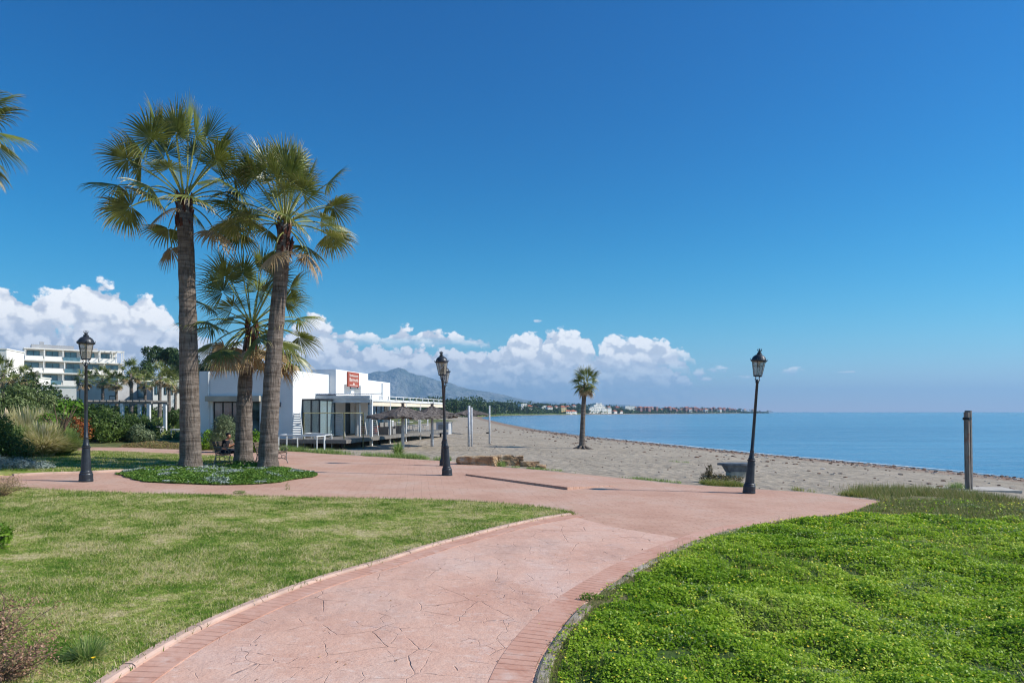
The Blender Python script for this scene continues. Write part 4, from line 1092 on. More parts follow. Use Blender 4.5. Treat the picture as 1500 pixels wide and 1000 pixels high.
for i, (tt, lab) in enumerate(((6.7, 'grey wicker armchair nearest the pergola corner post'), (7.55, 'second grey wicker armchair from the pergola corner post'), (9.3, 'third grey wicker armchair, beside the round white table'))):
    th = thing('wicker_armchair', lab, 'armchair', rl(2.95, tt, .46), RZ, 'grey wicker armchairs on the terrace')
    m = MB(); m.box((0, 0, .2), (.6, .62, .36)); m.build('seat', M_WICK, th); m = MB(); m.box((-.28, 0, .58), (.08, .62, .42)); m.build('backrest', M_WICK, th)
    for s in (-1, 1): m = MB(); m.box((0, s * .3, .44), (.6, .07, .16)); m.build('armrest', M_WICK, th)
# ------------------------------------------------------------------ thatched parasols
t = NT('heather_thatch'); co = t.coord()
f = t.noise(t.mapping(co, (6, 6, 14)), 1, 6, .7); t.base(t.ramp(f, [(.32, rgb(62, 56, 54)), (.5, rgb(104, 96, 92)), (.68, rgb(138, 130, 122))])); t.link(t.bump(f, 1, .06), t.b.inputs['Normal']); M_THATCH = t.set(.95, 0, .1)
M_GREYPAINT = stdmat('whitewashed_post', rgb(206, 208, 212), rgb(160, 164, 172), 6, .7, .3, 20)
def parasol(lab, loc, rz, r=1.75, ze=1.95, za=2.62, seed=1):
    rn = random.Random(seed); th = thing('thatched_parasol', lab, 'parasol', loc, rz, 'thatched beach parasols beside the terrace')
    m = MB(); m.lathe([(.10, -.3), (.085, 1.2), (.075, za - .2)], 10); m.build('pole', M_GREYPAINT, th, True)
    m = MB(); N_ = 48; rings_ = (.05, .3, .55, .8, 1.0, 1.03); vs = []
    for k, f_ in enumerate(rings_):
        for j in range(N_):
            a = 2 * math.pi * j / N_; sq = 1 / max(abs(math.cos(a)), abs(math.sin(a))) ** .75
            rr = r * f_ * sq * .9 * (1 + (.035 * rn.uniform(-1, 1) * 2.2 if k > 2 else 0))
            z = za - (za - ze) * f_ ** .8 * (1 + .10 * math.cos(4 * a) * f_) + rn.uniform(-.025, .025) - (.16 * rn.random() if k == 5 else 0)
            vs.append((math.cos(a) * rr, math.sin(a) * rr, z))
    lo_ = [(x * .97, y * .97, z - .10) for x, y, z in vs[:5 * N_]]
    b = len(vs); vs2 = vs + lo_; fs = []
    for k in range(5):
        for j in range(N_): fs.append((k * N_ + j, k * N_ + (j + 1) % N_, (k + 1) * N_ + (j + 1) % N_, (k + 1) * N_ + j))
    for k in range(4):
        for j in range(N_): fs.append((b + k * N_ + j, b + (k + 1) * N_ + j, b + (k + 1) * N_ + (j + 1) % N_, b + k * N_ + (j + 1) % N_))
    for j in range(N_): fs.append((5 * N_ + j, 5 * N_ + (j + 1) % N_, b + 4 * N_ + (j + 1) % N_, b + 4 * N_ + j))
    fs.append(tuple(range(N_))); m.add(vs2, fs)
    for k in range(500):
        a = rn.random() * 6.283; f_ = rn.random() ** .5; sq = 1 / max(abs(math.cos(a)), abs(math.sin(a))) ** .75; rr = r * f_ * sq * .9
        z = za - (za - ze) * f_ ** .8 * (1 + .10 * math.cos(4 * a) * f_); c = Vector((math.cos(a) * rr, math.sin(a) * rr, z)); d = Vector((math.cos(a), math.sin(a), -.5)).normalized() * rn.uniform(.12, .3); s = Vector((-math.sin(a), math.cos(a), 0)) * .02
        m.add([c - s, c + s, c + d + Vector((0, 0, .05))], [(0, 1, 2)])
    m.build('thatch_roof', M_THATCH, th)
    m = MB(); m.tube([(0, 0, za - .15), (.03, .02, za + .12)], [.12, .05], 7)
    for k in range(30): a = rn.random() * 6.3; m.tube([(0, 0, za - .05), (math.cos(a) * .12, math.sin(a) * .12, za + rn.uniform(0, .2))], [.012, .004], 3)
    m.build('thatch_tip', M_THATCH, th)
    m = MB()
    for k in range(8): a = k * math.pi / 4; L_ = r * .9 * (1.3 if k % 2 else 1); m.tube([(0, 0, za - .25), (math.cos(a) * L_ * .9, math.sin(a) * L_ * .9, ze - .06)], .025, 5)
    m.build('rafters', M_WOOD, th)
    return th
def onsand(px, py): x, y = gp(px, py); return (x, y, gz(x, y))
parasol('thatched parasol nearest the paving, its pole seen against the terrace deck', onsand(590, 657.5), .78, 1.72, 1.80, 2.42, 3)
parasol('thatched parasol between the nearest parasol and the lamp in the middle of the paving', onsand(633, 654), .6, 1.5, 1.86, 2.5, 5)
parasol('farthest thatched parasol, standing behind the two bare white poles', onsand(689, 636), .2, 1.75, 1.95, 2.55, 8)
for px, py, pyt, lab, rad in ((687, 654, 594, 'thicker of the two bare white poles on the sand', .085), (717, 650, 594, 'thinner bare white pole on the sand, nearer the water, with a small dark box', .06)):
    l = onsand(px, py); th = thing('beach_pole', lab, 'pole', l); m = MB(); m.lathe([(rad, -.3), (rad * .9, wz(pyt, l[1]) - l[2])], 12); m.build('shaft', M_GREYPAINT, th, True)
    if rad < .07: m = MB(); m.box((-.14, -.02, .75), (.16, .1, .1)); m.build('box', M_DFRAME, th)
    else: m = MB(); m.tube([(.17, .1, -.2), (.16, .1, wz(pyt, l[1]) - l[2] - .1)], .05, 8); m.build('shaft', M_GREYPAINT, th, True)
M_APTG0 = stdmat('hut_grey', rgb(190, 192, 194), rgb(170, 172, 176), 1, .9)
# hut beyond
x, y = -6.6, 64; th = thing('beach_hut', 'small flat grey white hut on the sand beyond the thatched parasols', 'hut', (x, y, gz(x, y)), -.1)
m = MB(); m.bx(-.3, .85, -1, .8, -.2, 1.05); m.build('wall', M_APTG0, th); m = MB(); m.bx(-.35, .9, -1.05, .85, 1.05, 1.12); m.build('roof', M_GREYT, th)
m = MB(); m.bx(-.1, .4, -1.03, -1.0, -.1, .9); m.build('door', M_GREYT, th)
# ------------------------------------------------------------------ rocks by the paving
t = NT('sandstone'); co = t.coord(); f = t.noise(co, 2.4, 7, .7); g_ = t.noise(co, 11, 5, .7)
c = t.mix(t.ramp(f, [(.3, rgb(206, 196, 176)), (.5, rgb(186, 154, 118)), (.7, rgb(128, 98, 76))]), rgb(80, 64, 52), t.ramp(g_, [(.55, (0,) * 3), (.75, (.6,) * 3)])); t.base(c); t.link(t.bump(t.math('ADD', f, g_), 1, .08), t.b.inputs['Normal']); M_ROCK = t.set(.9, 0, .2)
def rock(lab, px, py, sx, sy, sz, seed, rz=0, name='boulder'):
    l = onsand(px, py); th = bpy.data.objects.new(name, None)
    bmx = bmesh.new(); bmesh.ops.create_cube(bmx, size=1.7); bmesh.ops.subdivide_edges(bmx, edges=bmx.edges, cuts=13, use_grid_fill=True)
    rn = random.Random(seed); cuts = [Vector((rn.gauss(0, 1), rn.gauss(0, 1), rn.gauss(0, .8))).normalized() for _ in range(11)]; ds = [rn.uniform(.78, 1.05) for _ in cuts]
    for v_ in bmx.verts:
        for c_, d_ in zip(cuts, ds):
            k = v_.co.dot(c_) - d_
            if k > 0: v_.co -= c_ * k * .93
        n_ = float(fbm(np.array([v_.co.x * 3 + seed]), np.array([v_.co.y * 3 + v_.co.z * 4]))[0]) - .45
        v_.co *= 1 + n_ * .22
        v_.co = Vector((v_.co.x * sx, v_.co.y * sy, v_.co.z * sz))
    me = bpy.data.meshes.new(name); bmx.to_mesh(me); bmx.free(); me.materials.append(M_ROCK)
    o = bpy.data.objects.new(name, me); C.objects.link(o); o.location = (l[0], l[1], l[2] + sz * .45); o.rotation_euler = (0, 0, rz)
    return tag(o, lab, 'rock', 'sandstone blocks at the edge of the sand')
rock('long dark topped sandstone block lying nearest the lamp in the middle', 700, 681, .95, .42, .28, 2, -.15)
rock('pale squarish sandstone block in the middle of the row of blocks', 738, 681, .62, .45, .33, 5, .1)
rock('small upright pale block beside the squarish block', 759, 681, .26, .3, .30, 9)
rock('low broken reddish block at the seaward end of the row', 775, 683, .42, .3, .16, 12, .3)
rock('smallest pale stone at the seaward end of the row', 792, 686, .25, .2, .12, 15)
rock('low flat block partly in weeds behind the long block', 722, 676, .5, .3, .2, 21)
# low weathered stone table by the lamp, and weathered post on slab
l = onsand(1079, 698); th = thing('stone_table', 'low weathered blue grey slab on a tapered base, half behind the leaning lamp', 'stone table', (l[0], l[1], l[2] - .02), .1)
M_SLATE = stdmat('blue_grey_slab', rgb(112, 118, 124), rgb(64, 70, 78), 3, .7, .6, 14, .02)
m = MB(); m.box((0, 0, .12), (.62, .5, .2), 0, 1.0); m.build('plinth', stdmat('pale_plinth', rgb(190, 184, 170), rgb(150, 144, 130), 4, .9), th)
m = MB(); m.box((0, 0, .33), (.95, .6, .26), 0, 1.0); m.v = [(x * (1 if z > .3 else .72), y * (1 if z > .3 else .75), z) for x, y, z in m.v]; m.build('base', M_SLATE, th)
m = MB(); pts_ = [(-.72, .05), (-.5, -.36), (.0, -.42), (.55, -.36), (.66, 0), (.5, .34), (-.1, .4), (-.5, .3)]; m.prism(pts_, .455, .53); m.build('top_slab', M_SLATE, th)
l = onsand(1419, 717); th = thing('weathered_post', 'tall weathered grey brown wooden post standing upright in the sand near the sea', 'post', l, .5, tilt=(0, R(-1.6)))
t = NT('weathered_wood'); co = t.coord(); f = t.noise(t.mapping(co, (9, 9, 1.2)), 1, 6, .7); f2 = t.noise(co, 2.2, 4, .6)
c = t.ramp(f, [(.3, rgb(96, 88, 80)), (.5, rgb(134, 126, 118)), (.7, rgb(164, 158, 150))]); c = t.mix(c, rgb(128, 76, 54), t.ramp(f2, [(.52, (0,) * 3), (.62, (.55,) * 3)])); t.base(c); t.link(t.bump(f, .8, .02), t.b.inputs['Normal']); t.set(.85, 0, .2)
ht = wz(602, l[1]) - l[2]; m = MB(); m.box((-.045, 0, ht / 2 - .02), (.085, .15, ht - .02)); m.build('board', t.m, th); m = MB(); m.box((.045, 0, ht / 2), (.085, .18, ht + .04)); m.build('board', stdmat('grey_wood', rgb(136, 132, 128), rgb(94, 90, 88), 7, .85, .6, 20, stretch=(6, 6, 1)), th)
m = MB(); m.box((-.04, 0, ht - .24), (.13, .2, .08)); m.build('bracket', M_DFRAME, th)
l2 = onsand(1440, 717.5); sl2 = MB(); sl2.box((.25, .15, -.02), (2.6, 1.1, .12), -.12); o = sl2.build('concrete_pad', stdmat('pale_concrete', rgb(196, 188, 176), rgb(170, 162, 150), 3, .9, .4, 20, .01), loc=(l2[0] - .6, l2[1], l2[2] + .0)); tag(o, 'thin pale concrete pad half sunk in sand under the weathered post', 'concrete pad')

# ------------------------------------------------------------------ apartments on the slope
M_APT = stdmat('apartment_white', rgb(240, 234, 224), rgb(230, 224, 214), .3, .85)
M_APTG = stdmat('apartment_grey_and_shade', rgb(176, 176, 176), rgb(156, 156, 158), .3, .85)  # walls in shade painted grey; also the plain grey of the roof blocks
M_APTGL = stdmat('apartment_glass', rgb(110, 146, 156), rgb(60, 86, 98), .35, .12, spec=.8)
def frame_z(px, py, Y): return ((px - 750) / 1000 * Y, Y, wz(py, Y))
aY = 172; ap = thing('apartment_building', 'large white four storey apartment block with stepped balconies on the slope', 'apartment building', ((36 - 750) / 1000 * aY, aY - 2, wz(581, aY)), R(38)); ap.scale = (.92, 1, 1.14)
# local x runs along the facade, local y into the building; storey 2.75
SH = 2.75
wm, bm2, gm, sh_ = MB(), MB(), MB(), MB()
levels = [(0, 25, 0, .0), (0, 25, 1, .0), (-4, 25, 2, 1.2), (1.5, 23.5, 3, 3.0)]
wm.bx(-3, 27, -1.2, 9, -9, 0)
for x0, x1, k, sb in levels:
    z = k * SH; wm.bx(x0, x1, sb + 1.6, 9, z, z + SH - .25); wm.bx(x0 - .3, x1 + .3, sb - .2, 9.2, z + SH - .25, z + SH)
    if k: wm.bx(x0 - .3, x1 + .3, sb - .25, sb - .1, z - .25, z + .0)
ww = wm.build('wall', M_APT, ap)
for x0, x1, k, sb in levels:
    z = k * SH; n = int((x1 - x0) / 4.2)
    for i in range(n):
        xa = x0 + (i + .12) * (x1 - x0) / n; xb = x0 + (i + .78) * (x1 - x0) / n
        if k == 0: f_ = MB(); f_.bx(xa + .6, xb - .8, sb + 1.55, sb + 1.59, z + .9, z + 1.9); o = f_.build('window', M_APTGL, ap); continue
        f_ = MB(); f_.bx(xa, xb, sb + 1.52, sb + 1.58, z + .1, z + 2.25); fo = f_.build('window', M_DFRAME, ap); f_ = MB()
        for j in range(2): xm0 = xa + .06 + j * (xb - xa) / 2; f_.bx(xm0, xm0 + (xb - xa) / 2 - .12, sb + 1.48, sb + 1.515, z + .16, z + 2.18)
        f_.build('pane', M_APTGL, fo)
        if (i + k) % 3 != 2: f_ = MB(); f_.bx(x0 + i * (x1 - x0) / n, x0 + (i + .93) * (x1 - x0) / n, sb - .22, sb - .06, z + .002, z + 1.0); f_.build('balcony', M_APT, ap)
        else: f_ = MB(); f_.bx(x0 + i * (x1 - x0) / n, x0 + (i + .93) * (x1 - x0) / n, sb - .16, sb - .10, z + .02, z + .95); f_.build('balcony', M_APTGL, ap)
    for i in range(n + 1): sh_ = MB(); sh_.bx(x0 + i * (x1 - x0) / n - .12, x0 + i * (x1 - x0) / n + .12, sb - .05, sb + .2, z, z + SH - .25); sh_.build('column', M_APT, ap)
rr_ = MB(); z = 4 * SH; rr_.bx(3, 13, 4, 8, z, z + .9); rr_.bx(5, 6, 5, 6, z + .9, z + 1.6); rr_.bx(15, 19, 5, 8, z, z + .7)
rr_.build('roof_block', M_APTG, ap)
pf = MB()
for x in (19, 22, 25): pf.box((x, .2, 3 * SH + 1.4), (.2, .2, 2.4)).box((x, 3.4, 3 * SH + 1.4), (.2, .2, 2.4))
pf.box((22, .2, 3 * SH + 2.65), (6.3, .22, .22)).box((22, 3.4, 3 * SH + 2.65), (6.3, .22, .22)); [pf.box((x, 1.8, 3 * SH + 2.63), (.15, 3.0, .15)) for x in (19, 20.5, 22, 23.5, 25)]
pf.build('roof_pergola', M_APT, ap)
# second wing farther up at its side
w2 = thing('apartment_building', 'lower wing with shade painted grey and open pergola terraces beside the big stepped apartment block', 'apartment building', ((40 - 750) / 1000 * 190, 190, wz(584, 190) - 1.6), R(24)); w2.scale = (.8, 1, 1)
m = MB(); m.bx(-4, 9, 0, 8, -6, 9.2).bx(-4.2, 9.2, -.2, 8.2, 9.2, 9.5).bx(-4.2, 5, -1.6, 0, 5.6, 6.6); m.build('wall', M_APTG, w2)
for k in range(3):
    for i in range(3): m = MB(); m.bx(-3 + i * 4, -1 + i * 4, -.05, 0, 1 + k * 3, 2.8 + k * 3); m.build('window', M_APTGL, w2)
m = MB(); [m.bx(5, 8.8, -2 + j * .6, -1.8 + j * .6, 8.0, 8.2) for j in range(4)]; [m.box((x, -1.9, 6.6), (.2, .2, 3)) for x in (5.1, 8.7)]; m.build('pergola_frame', M_APT, w2)
# flat villas with white parapet; the grey fronts have wall shade painted in
def fb(name, label, px0, px1, py0, py1, Y, rz, depth, mat, wins, extra=None, grp=None):
    x0, x1 = (px0 - 750) / 1000 * Y, (px1 - 750) / 1000 * Y; z0, z1 = wz(py1, Y) - 3, wz(py0, Y)
    th = thing(name, label, 'house', (x0, Y, z0), rz, grp); W_ = (x1 - x0) / math.cos(rz); H_ = z1 - z0
    m = MB(); m.bx(0, W_, 0, depth, 0, H_); m.build('wall', mat, th)
    m = MB(); m.bx(-.15, W_ + .15, -.15, depth + .15, H_, H_ + .25); m.build('roof', M_APT, th)
    for (a, b, c_, d_) in wins:
        f_ = MB(); f_.bx(a * W_, b * W_, -.06, -.005, 3 + c_ * (H_ - 3), 3 + d_ * (H_ - 3)); fo = f_.build('window', M_DFRAME, th); f_ = MB(); f_.bx(a * W_ + .12, b * W_ - .12, -.09, -.061, 3 + c_ * (H_ - 3) + .12, 3 + d_ * (H_ - 3) - .12); f_.build('pane', M_APTGL, fo)
    return th
fb('villa', 'plain flat roofed villa, front shade painted grey, one tiny window, behind the palm row', 112, 178, 557, 590, 112, R(-8), 9, M_APTG, [(.24, .30, .55, .78), (.80, .95, .10, .32)])
fb('villa', 'low villa, shade painted grey, with wide recessed glass door, at the centre of the palm row', 176, 225, 561, 590, 116, R(-6), 9, M_APTG, [(.1, .42, .38, .85), (.55, .82, .25, .78)])
fb('villa', 'bright white villa with two narrow windows next to the tallest palm trunk', 224, 250, 553, 591, 110, R(28), 8, M_APT, [(.08, .22, .35, .75), (.5, .62, .35, .75), (.72, .9, .35, .7)])
fb('villa', 'low white villa with a dark garage opening beside the tallest palm trunk', 247, 292, 558, 592, 120, R(22), 8, M_APT, [(.15, .55, .5, .75), (.35, .9, .05, .2)])
fb('villa', 'small white villa half hidden by shrubs below the big apartment block', 60, 118, 566, 592, 140, R(20), 8, M_APT, [(.2, .4, .4, .7)])
fb('villa', 'white house whose roof shows above the oleander at the edge of view', -30, 3, 511, 560, 150, R(15), 9, M_APT, [(.3, .6, .6, .8)])
fb('villa', 'white stepped roof corner showing above the oleander bushes', 15, 45, 552, 590, 150, R(15), 9, M_APT, [(.3, .6, .5, .8)])
# white garden pergola on posts
Y = 47; x = (179 - 750) / 1000 * Y; zt = wz(591, Y); zb = gz(x, Y); th = thing('garden_pergola', 'small white pergola on square posts in the garden behind the hedge', 'pergola', (x, Y, zb), 0)
W_ = (218 - 179) / 1000 * Y; H_ = zt - zb
for xx, yy in ((0, 0), (W_, 0), (0, 2.2), (W_, 2.2)): m = MB(); m.box((xx, yy, H_ / 2), (.2, .2, H_)); m.build('post', M_WPAINT, th)
m = MB(); m.bx(-2.4, W_ + .2, -.1, .1, H_, H_ + .14).bx(-2.4, W_ + .2, 2.1, 2.3, H_, H_ + .14); [m.bx(-2.3 + i * .45, -2.22 + i * .45, -.3, 2.5, H_ + .14, H_ + .24) for i in range(10)]; m.build('beam', M_GREYWOOD, th)
l = onsand(227, 641); th = thing('garden_table', 'white square garden table in the grass behind the heather strip', 'table', (l[0], l[1], gz(l[0], l[1])), .3)
m = MB(); m.box((0, 0, .7), (.95, .8, .06)); m.build('table_top', M_WPAINT, th)
for a in (-1, 1):
    for b in (-1, 1): m = MB(); m.box((a * .4, b * .33, .33), (.07, .07, .68)); m.build('leg', M_WPAINT, th)
l = onsand(262, 641); th = thing('garden_table', 'white garden side table beside the tallest palm trunk, in the grass', 'table', (l[0], l[1], gz(l[0], l[1])), .1)
m = MB(); m.box((0, 0, .55), (.8, .8, .06)); m.build('table_top', M_WPAINT, th)
for a in (-1, 1):
    for b in (-1, 1): m = MB(); m.box((a * .34, b * .34, .26), (.06, .06, .54)); m.build('leg', M_WPAINT, th)

# ------------------------------------------------------------------ mountains
def range_mesh(name, prof, Y0, Y1, mat, seed, na=220, nr=46, rough=.30, amp=1.0):
    pxs = np.linspace(prof[0][0], prof[-1][0], na); hp = np.interp(pxs, [p[0] for p in prof], [p[1] for p in prof])
    rr_ = np.linspace(0, 1, nr); V = []; Ym = (Y0 + Y1) / 2
    A_, B_ = np.meshgrid(pxs, rr_, indexing='ij'); Yg = Y0 + (Y1 - Y0) * B_; Xg = (A_ - 750) / 1000 * Yg
    Hp = (603 - np.repeat(hp[:, None], nr, 1)) / 1000 * Ym
    env = np.clip(1 - np.abs(B_ - .5) * 2, 0, 1) ** .8
    n_ = fbm(Xg / 700 + seed, Yg / 700, 6); rd = 1 - np.abs(fbm(Xg / 420 + seed * 2, Yg / 520, 5) - .47) * 4
    Zg = Hp * env * (1 - rough * (1.15 - env) * (1.35 - rd * 1.3)) + (n_ - .47) * Hp * .14 * amp * (env > 0)
    Zg = np.where((B_ == 0) | (B_ == 1), -5, Zg); Zg = np.maximum(Zg, -5)
    me = bpy.data.meshes.new(name); idx = np.arange(na * nr).reshape(na, nr)
    Fq = np.stack([idx[:-1, :-1], idx[1:, :-1], idx[1:, 1:], idx[:-1, 1:]], -1).reshape(-1, 4)
    me.from_pydata(np.stack([Xg, Yg, Zg], -1).reshape(-1, 3).tolist(), [], Fq.tolist()); me.materials.append(mat); me.polygons.foreach_set('use_smooth', [True] * len(Fq)); me.update()
    o = bpy.data.objects.new(name, me); C.objects.link(o); tag(o, kind='structure')
M_MOUNT = stdmat('mountain_rock', rgb(150, 150, 146), rgb(84, 96, 84), .006, .95, 1.0, .02, 60)
range_mesh('mountain', [(380, 600), (450, 572), (500, 554), (530, 547), (545, 543), (556, 541.5), (566, 542), (574, 539.5), (584, 538.5), (592, 541), (600, 546), (606, 546), (625, 551), (650, 557), (680, 564), (715, 571.5), (740, 577), (765, 583), (800, 591), (850, 599), (880, 604)], 4700, 6300, M_MOUNT, 3.1, 320, 70, .6, 1.8)
range_mesh('mountains', [(720, 604), (760, 592), (800, 587), (830, 589), (870, 592), (905, 591), (950, 595), (1000, 597.5), (1060, 600), (1120, 604)], 7600, 8600, M_MOUNT, 8.3, 140, 20, .2, .6)

# ------------------------------------------------------------------ haze over everything
t = NT('haze_air'); t.n.remove(t.b)
pv = t.new('ShaderNodeVolumePrincipled'); pv.inputs['Density'].default_value = HAZED; pv.inputs['Color'].default_value = (.40, .70, 1.0, 1); pv.inputs['Anisotropy'].default_value = .2
t.link(pv.outputs[0], t.out.inputs['Volume']); t.m.cycles.homogeneous_volume = True
hb = MB(); hb.bx(-3200, 11500, -360, 11500, -7.5, 385); tag(hb.build('haze', t.m), 'thin pale haze in the air over the bay and mountains', 'haze', kind='stuff')
# ------------------------------------------------------------------ shrubs and grasses
LM_OLE = leafmat('oleander_leaf', [rgb(46, 62, 34), rgb(82, 102, 56), rgb(122, 138, 84), rgb(168, 174, 130)], .25)
LM_DARK = leafmat('dark_leaf', [rgb(44, 62, 30), rgb(76, 100, 42), rgb(118, 138, 66)], .32)
LM_BRIGHT = leafmat('bright_leaf', [rgb(66, 104, 28), rgb(112, 150, 44), rgb(160, 182, 70)], .35)
LM_SILV = leafmat('grey_green_leaf', [rgb(84, 100, 70), rgb(124, 138, 100), rgb(170, 178, 140)], .25)
LM_SIL2 = leafmat('silver_shrub_leaf', [rgb(96, 114, 104), rgb(140, 154, 144), rgb(196, 202, 194)], .2)
LM_RED = leafmat('red_leaf', [rgb(66, 88, 38), rgb(150, 76, 42), rgb(172, 112, 50), rgb(98, 108, 44)], .3)
LM_PAMP = leafmat('pampas_blade', [rgb(150, 158, 92), rgb(190, 188, 126), rgb(226, 212, 164), rgb(238, 228, 194)], .5)
LM_PAMG = leafmat('grass_clump_blade', [rgb(104, 134, 66), rgb(142, 168, 88), rgb(190, 196, 128)], .45)
LM_WEED = leafmat('weed_blade', [rgb(84, 110, 40), rgb(118, 140, 56), rgb(168, 164, 82), rgb(188, 172, 120)], .35)
LM_HEATH = leafmat('heather_flower', [rgb(96, 110, 58), rgb(176, 138, 120), rgb(132, 142, 70), rgb(196, 160, 110), rgb(104, 130, 60)], .3)
LM_TREE = leafmat('tree_leaf', [rgb(34, 52, 24), rgb(58, 80, 36), rgb(92, 112, 52)], .2)
LM_PINE = leafmat('pine_needles', [rgb(36, 54, 30), rgb(62, 84, 42), rgb(92, 112, 58)], .2)
M_BARK = stdmat('bark', rgb(104, 88, 72), rgb(72, 60, 50), 5, .9, .5, 20)
M_TWIG = stdmat('twig', rgb(132, 108, 92), rgb(96, 76, 64), 9, .9)

def stems(th, lumps, r=.03, n=6, seed=0):
    rn = random.Random(seed); m = MB()
    for i in range(n):
        l = lumps[i % len(lumps)]; m.tube([(rn.uniform(-.15, .15), rn.uniform(-.1, .1), -.1), (l[0] * .5, l[1] * .5, l[2] * .5), (l[0] + rn.uniform(-.2, .2), l[1], l[2] + l[5] * .3)], [r, r * .7, r * .3], 5)
    m.build('stems', M_BARK, th)
def shrub(name, lab, cat, px, Y, lumps, n, size, mat, asp=.45, grp=None, x=None, sub=3, r=.03, z=None):
    x = (px - 750) / 1000 * Y if x is None else x
    th = thing(name, lab, cat, (x, Y, gz(x, Y) if z is None else z), 0, grp)
    foliage('foliage', lumps, n, size, mat, th, asp, sub=sub); stems(th, lumps, r, 7, n); return th
def lumpset(w, h, d, n, seed, zb=0.0, flat=.5):
    """n lumps filling a box w x d x h with an uneven top"""
    rn = random.Random(seed); L = []
    for i in range(n):
        fx = (i + .5) / n - .5; top = h * rn.uniform(.75, 1) * (1 - .45 * (2 * fx) ** 2)
        rx = w / n * rn.uniform(.8, 1.2) + .15 * w / n; L.append((fx * w * .85, rn.uniform(-.3, .3) * d, zb + top * .5, rx, d * .5, top * .52))
    return L
# clipping onto the ground: leaves under the soil are harmless
shrub('oleander_bush', 'big grey green oleander bush rising behind the pampas grass', 'bush', 46, 30, lumpset(3.0, 2.9, 2.2, 4, 3) + [(-.6, 0, 2.3, 1.0, .8, .75), (.1, .3, 2.2, .8, .7, .6)], 14000, .15, LM_OLE, .32, sub=5)
shrub('oleander_bush', 'second oleander bush at the edge of view, above the dark rounded bush', 'bush', -6, 29, lumpset(2.6, 3.0, 2, 3, 8), 9000, .15, LM_OLE, .32, sub=5)
shrub('dark_bush', 'dark rounded green bush beside the silver carpet at the edge of view', 'bush', -18, 22.6, lumpset(1.7, 1.75, 1.5, 3, 5), 8000, .09, LM_DARK)
shrub('silver_bush', 'low spreading silver grey shrub along the edge of the back lawn', 'shrub', 18, 21.6, [(-.8, 0, .2, .8, .5, .3), (.0, 0, .18, .8, .5, .26), (.6, .1, .14, .6, .4, .2)], 9000, .055, LM_SIL2, .4)
shrub('croton_bush', 'shrub with red and orange leaves behind the pampas grass', 'shrub', 105, 34, lumpset(1.5, 1.5, 1.2, 3, 2, .3), 1800, .14, LM_RED)
shrub('yellow_shrub', 'yellow green broad leaved shrub topping the clump before the shaded villa', 'shrub', 92, 38, lumpset(1.8, 2.9, 1.2, 3, 4), 2600, .22, LM_BRIGHT, .7)
hedge = shrub('hedge_bush', 'large dark green rounded hedge bush behind the lamp by the back lawn', 'hedge', 138, 38, lumpset(3.2, 2.25, 2.4, 4, 11), 11000, .13, LM_DARK, .5, sub=5)
shrub('hedge_bush', 'dark green hedge bush between the lamp bush and the white garden pergola post', 'hedge', 186, 40, lumpset(2.9, 1.95, 2.2, 4, 12), 9000, .13, LM_DARK, .5, sub=5)
shrub('hedge_bush', 'loose olive green bush under the white garden pergola post', 'hedge', 206, 38.5, lumpset(1.2, 1.1, 1.0, 3, 13), 3600, .10, LM_SILV, .5)
shrub('fan_shrub', 'small lime green fan leaved shrub among the pampas grass', 'shrub', 66, 27.4, [(0, 0, 1.35, .45, .4, .35), (.2, 0, 1.0, .4, .3, .3)], 900, .2, LM_BRIGHT, .2)
# pampas and other fountain grasses
def fountain(lab, px, Y, r, h, n, mat, seed, name='pampas_grass', w=.024, plumes=0, z=None):
    rng = np.random.default_rng(seed); x = (px - 750) / 1000 * Y; th = thing(name, lab, 'ornamental grass', (x, Y, gz(x, Y)))
    a = rng.random(n) * 6.283; b0 = r * .25 * rng.random(n) ** .5; ln = h * rng.uniform(.6, 1.15, n); sp = rng.uniform(.15, 1.0, n)
    V = []; k = 4; D = np.stack([np.cos(a), np.sin(a), 0 * a], 1); S = np.stack([-np.sin(a), np.cos(a), 0 * a], 1)
    P0 = D * b0[:, None]; pts = []
    for i in range(k + 1):
        t_ = i / k; out = sp * r * (t_ ** 1.5) * 1.05; z_ = ln * (t_ * (1.55 - .2 * sp) - (.55 + .35 * sp) * t_ ** 2 * sp)
        pts.append(P0 + D * out[:, None] + np.array([0, 0, 1.0]) * z_[:, None])
    quads = []; 
    for i in range(k):
        w0 = w * (1 - i / k * .7); w1 = w * (1 - (i + 1) / k * .95) + .002
        quads.append(np.stack([pts[i] - S * w0, pts[i] + S * w0, pts[i + 1] + S * w1, pts[i + 1] - S * w1], 1))
    Q = np.concatenate(quads, 0).reshape(-1, 3); rnd = np.tile(rng.random(n), k)
    array_mesh('blades', Q, 4, mat, rnd, th)
    for i in range(plumes):
        m = MB(); aa = rng.uniform(-1, 1); t0 = Vector((aa * .2, 0, 0)); t1 = Vector((aa * r * .5, rng.uniform(-.2, .2), h * rng.uniform(1.1, 1.35))); m.tube([t0, t0.lerp(t1, .6), t1], [.012, .01, .03], 5)
        d_ = (t1 - t0).normalized(); m.tube([t1, t1 + d_ * .2, t1 + d_ * .42], [.03, .06, .008], 7); m.build('plume', stdmat('plume', rgb(206, 190, 164), rgb(180, 160, 130), 12, .9), th, True)
    return th
fountain('pale tall pampas grass mound, highest in the middle of the grass bank', 42, 27.6, 1.5, 1.3, 5200, LM_PAMP, 1)
fountain('straw coloured pampas grass mound nearest the back lawn', 64, 26.6, 1.15, .95, 4200, LM_PAMP, 2)
fountain('green fountain grass mound at the end of the grass bank', 88, 27.3, 1.05, .82, 3600, LM_PAMG, 3)
fountain('greenish pampas grass mound beside the dark rounded bush', 22, 26.2, 1.0, .85, 3000, LM_PAMG, 4)
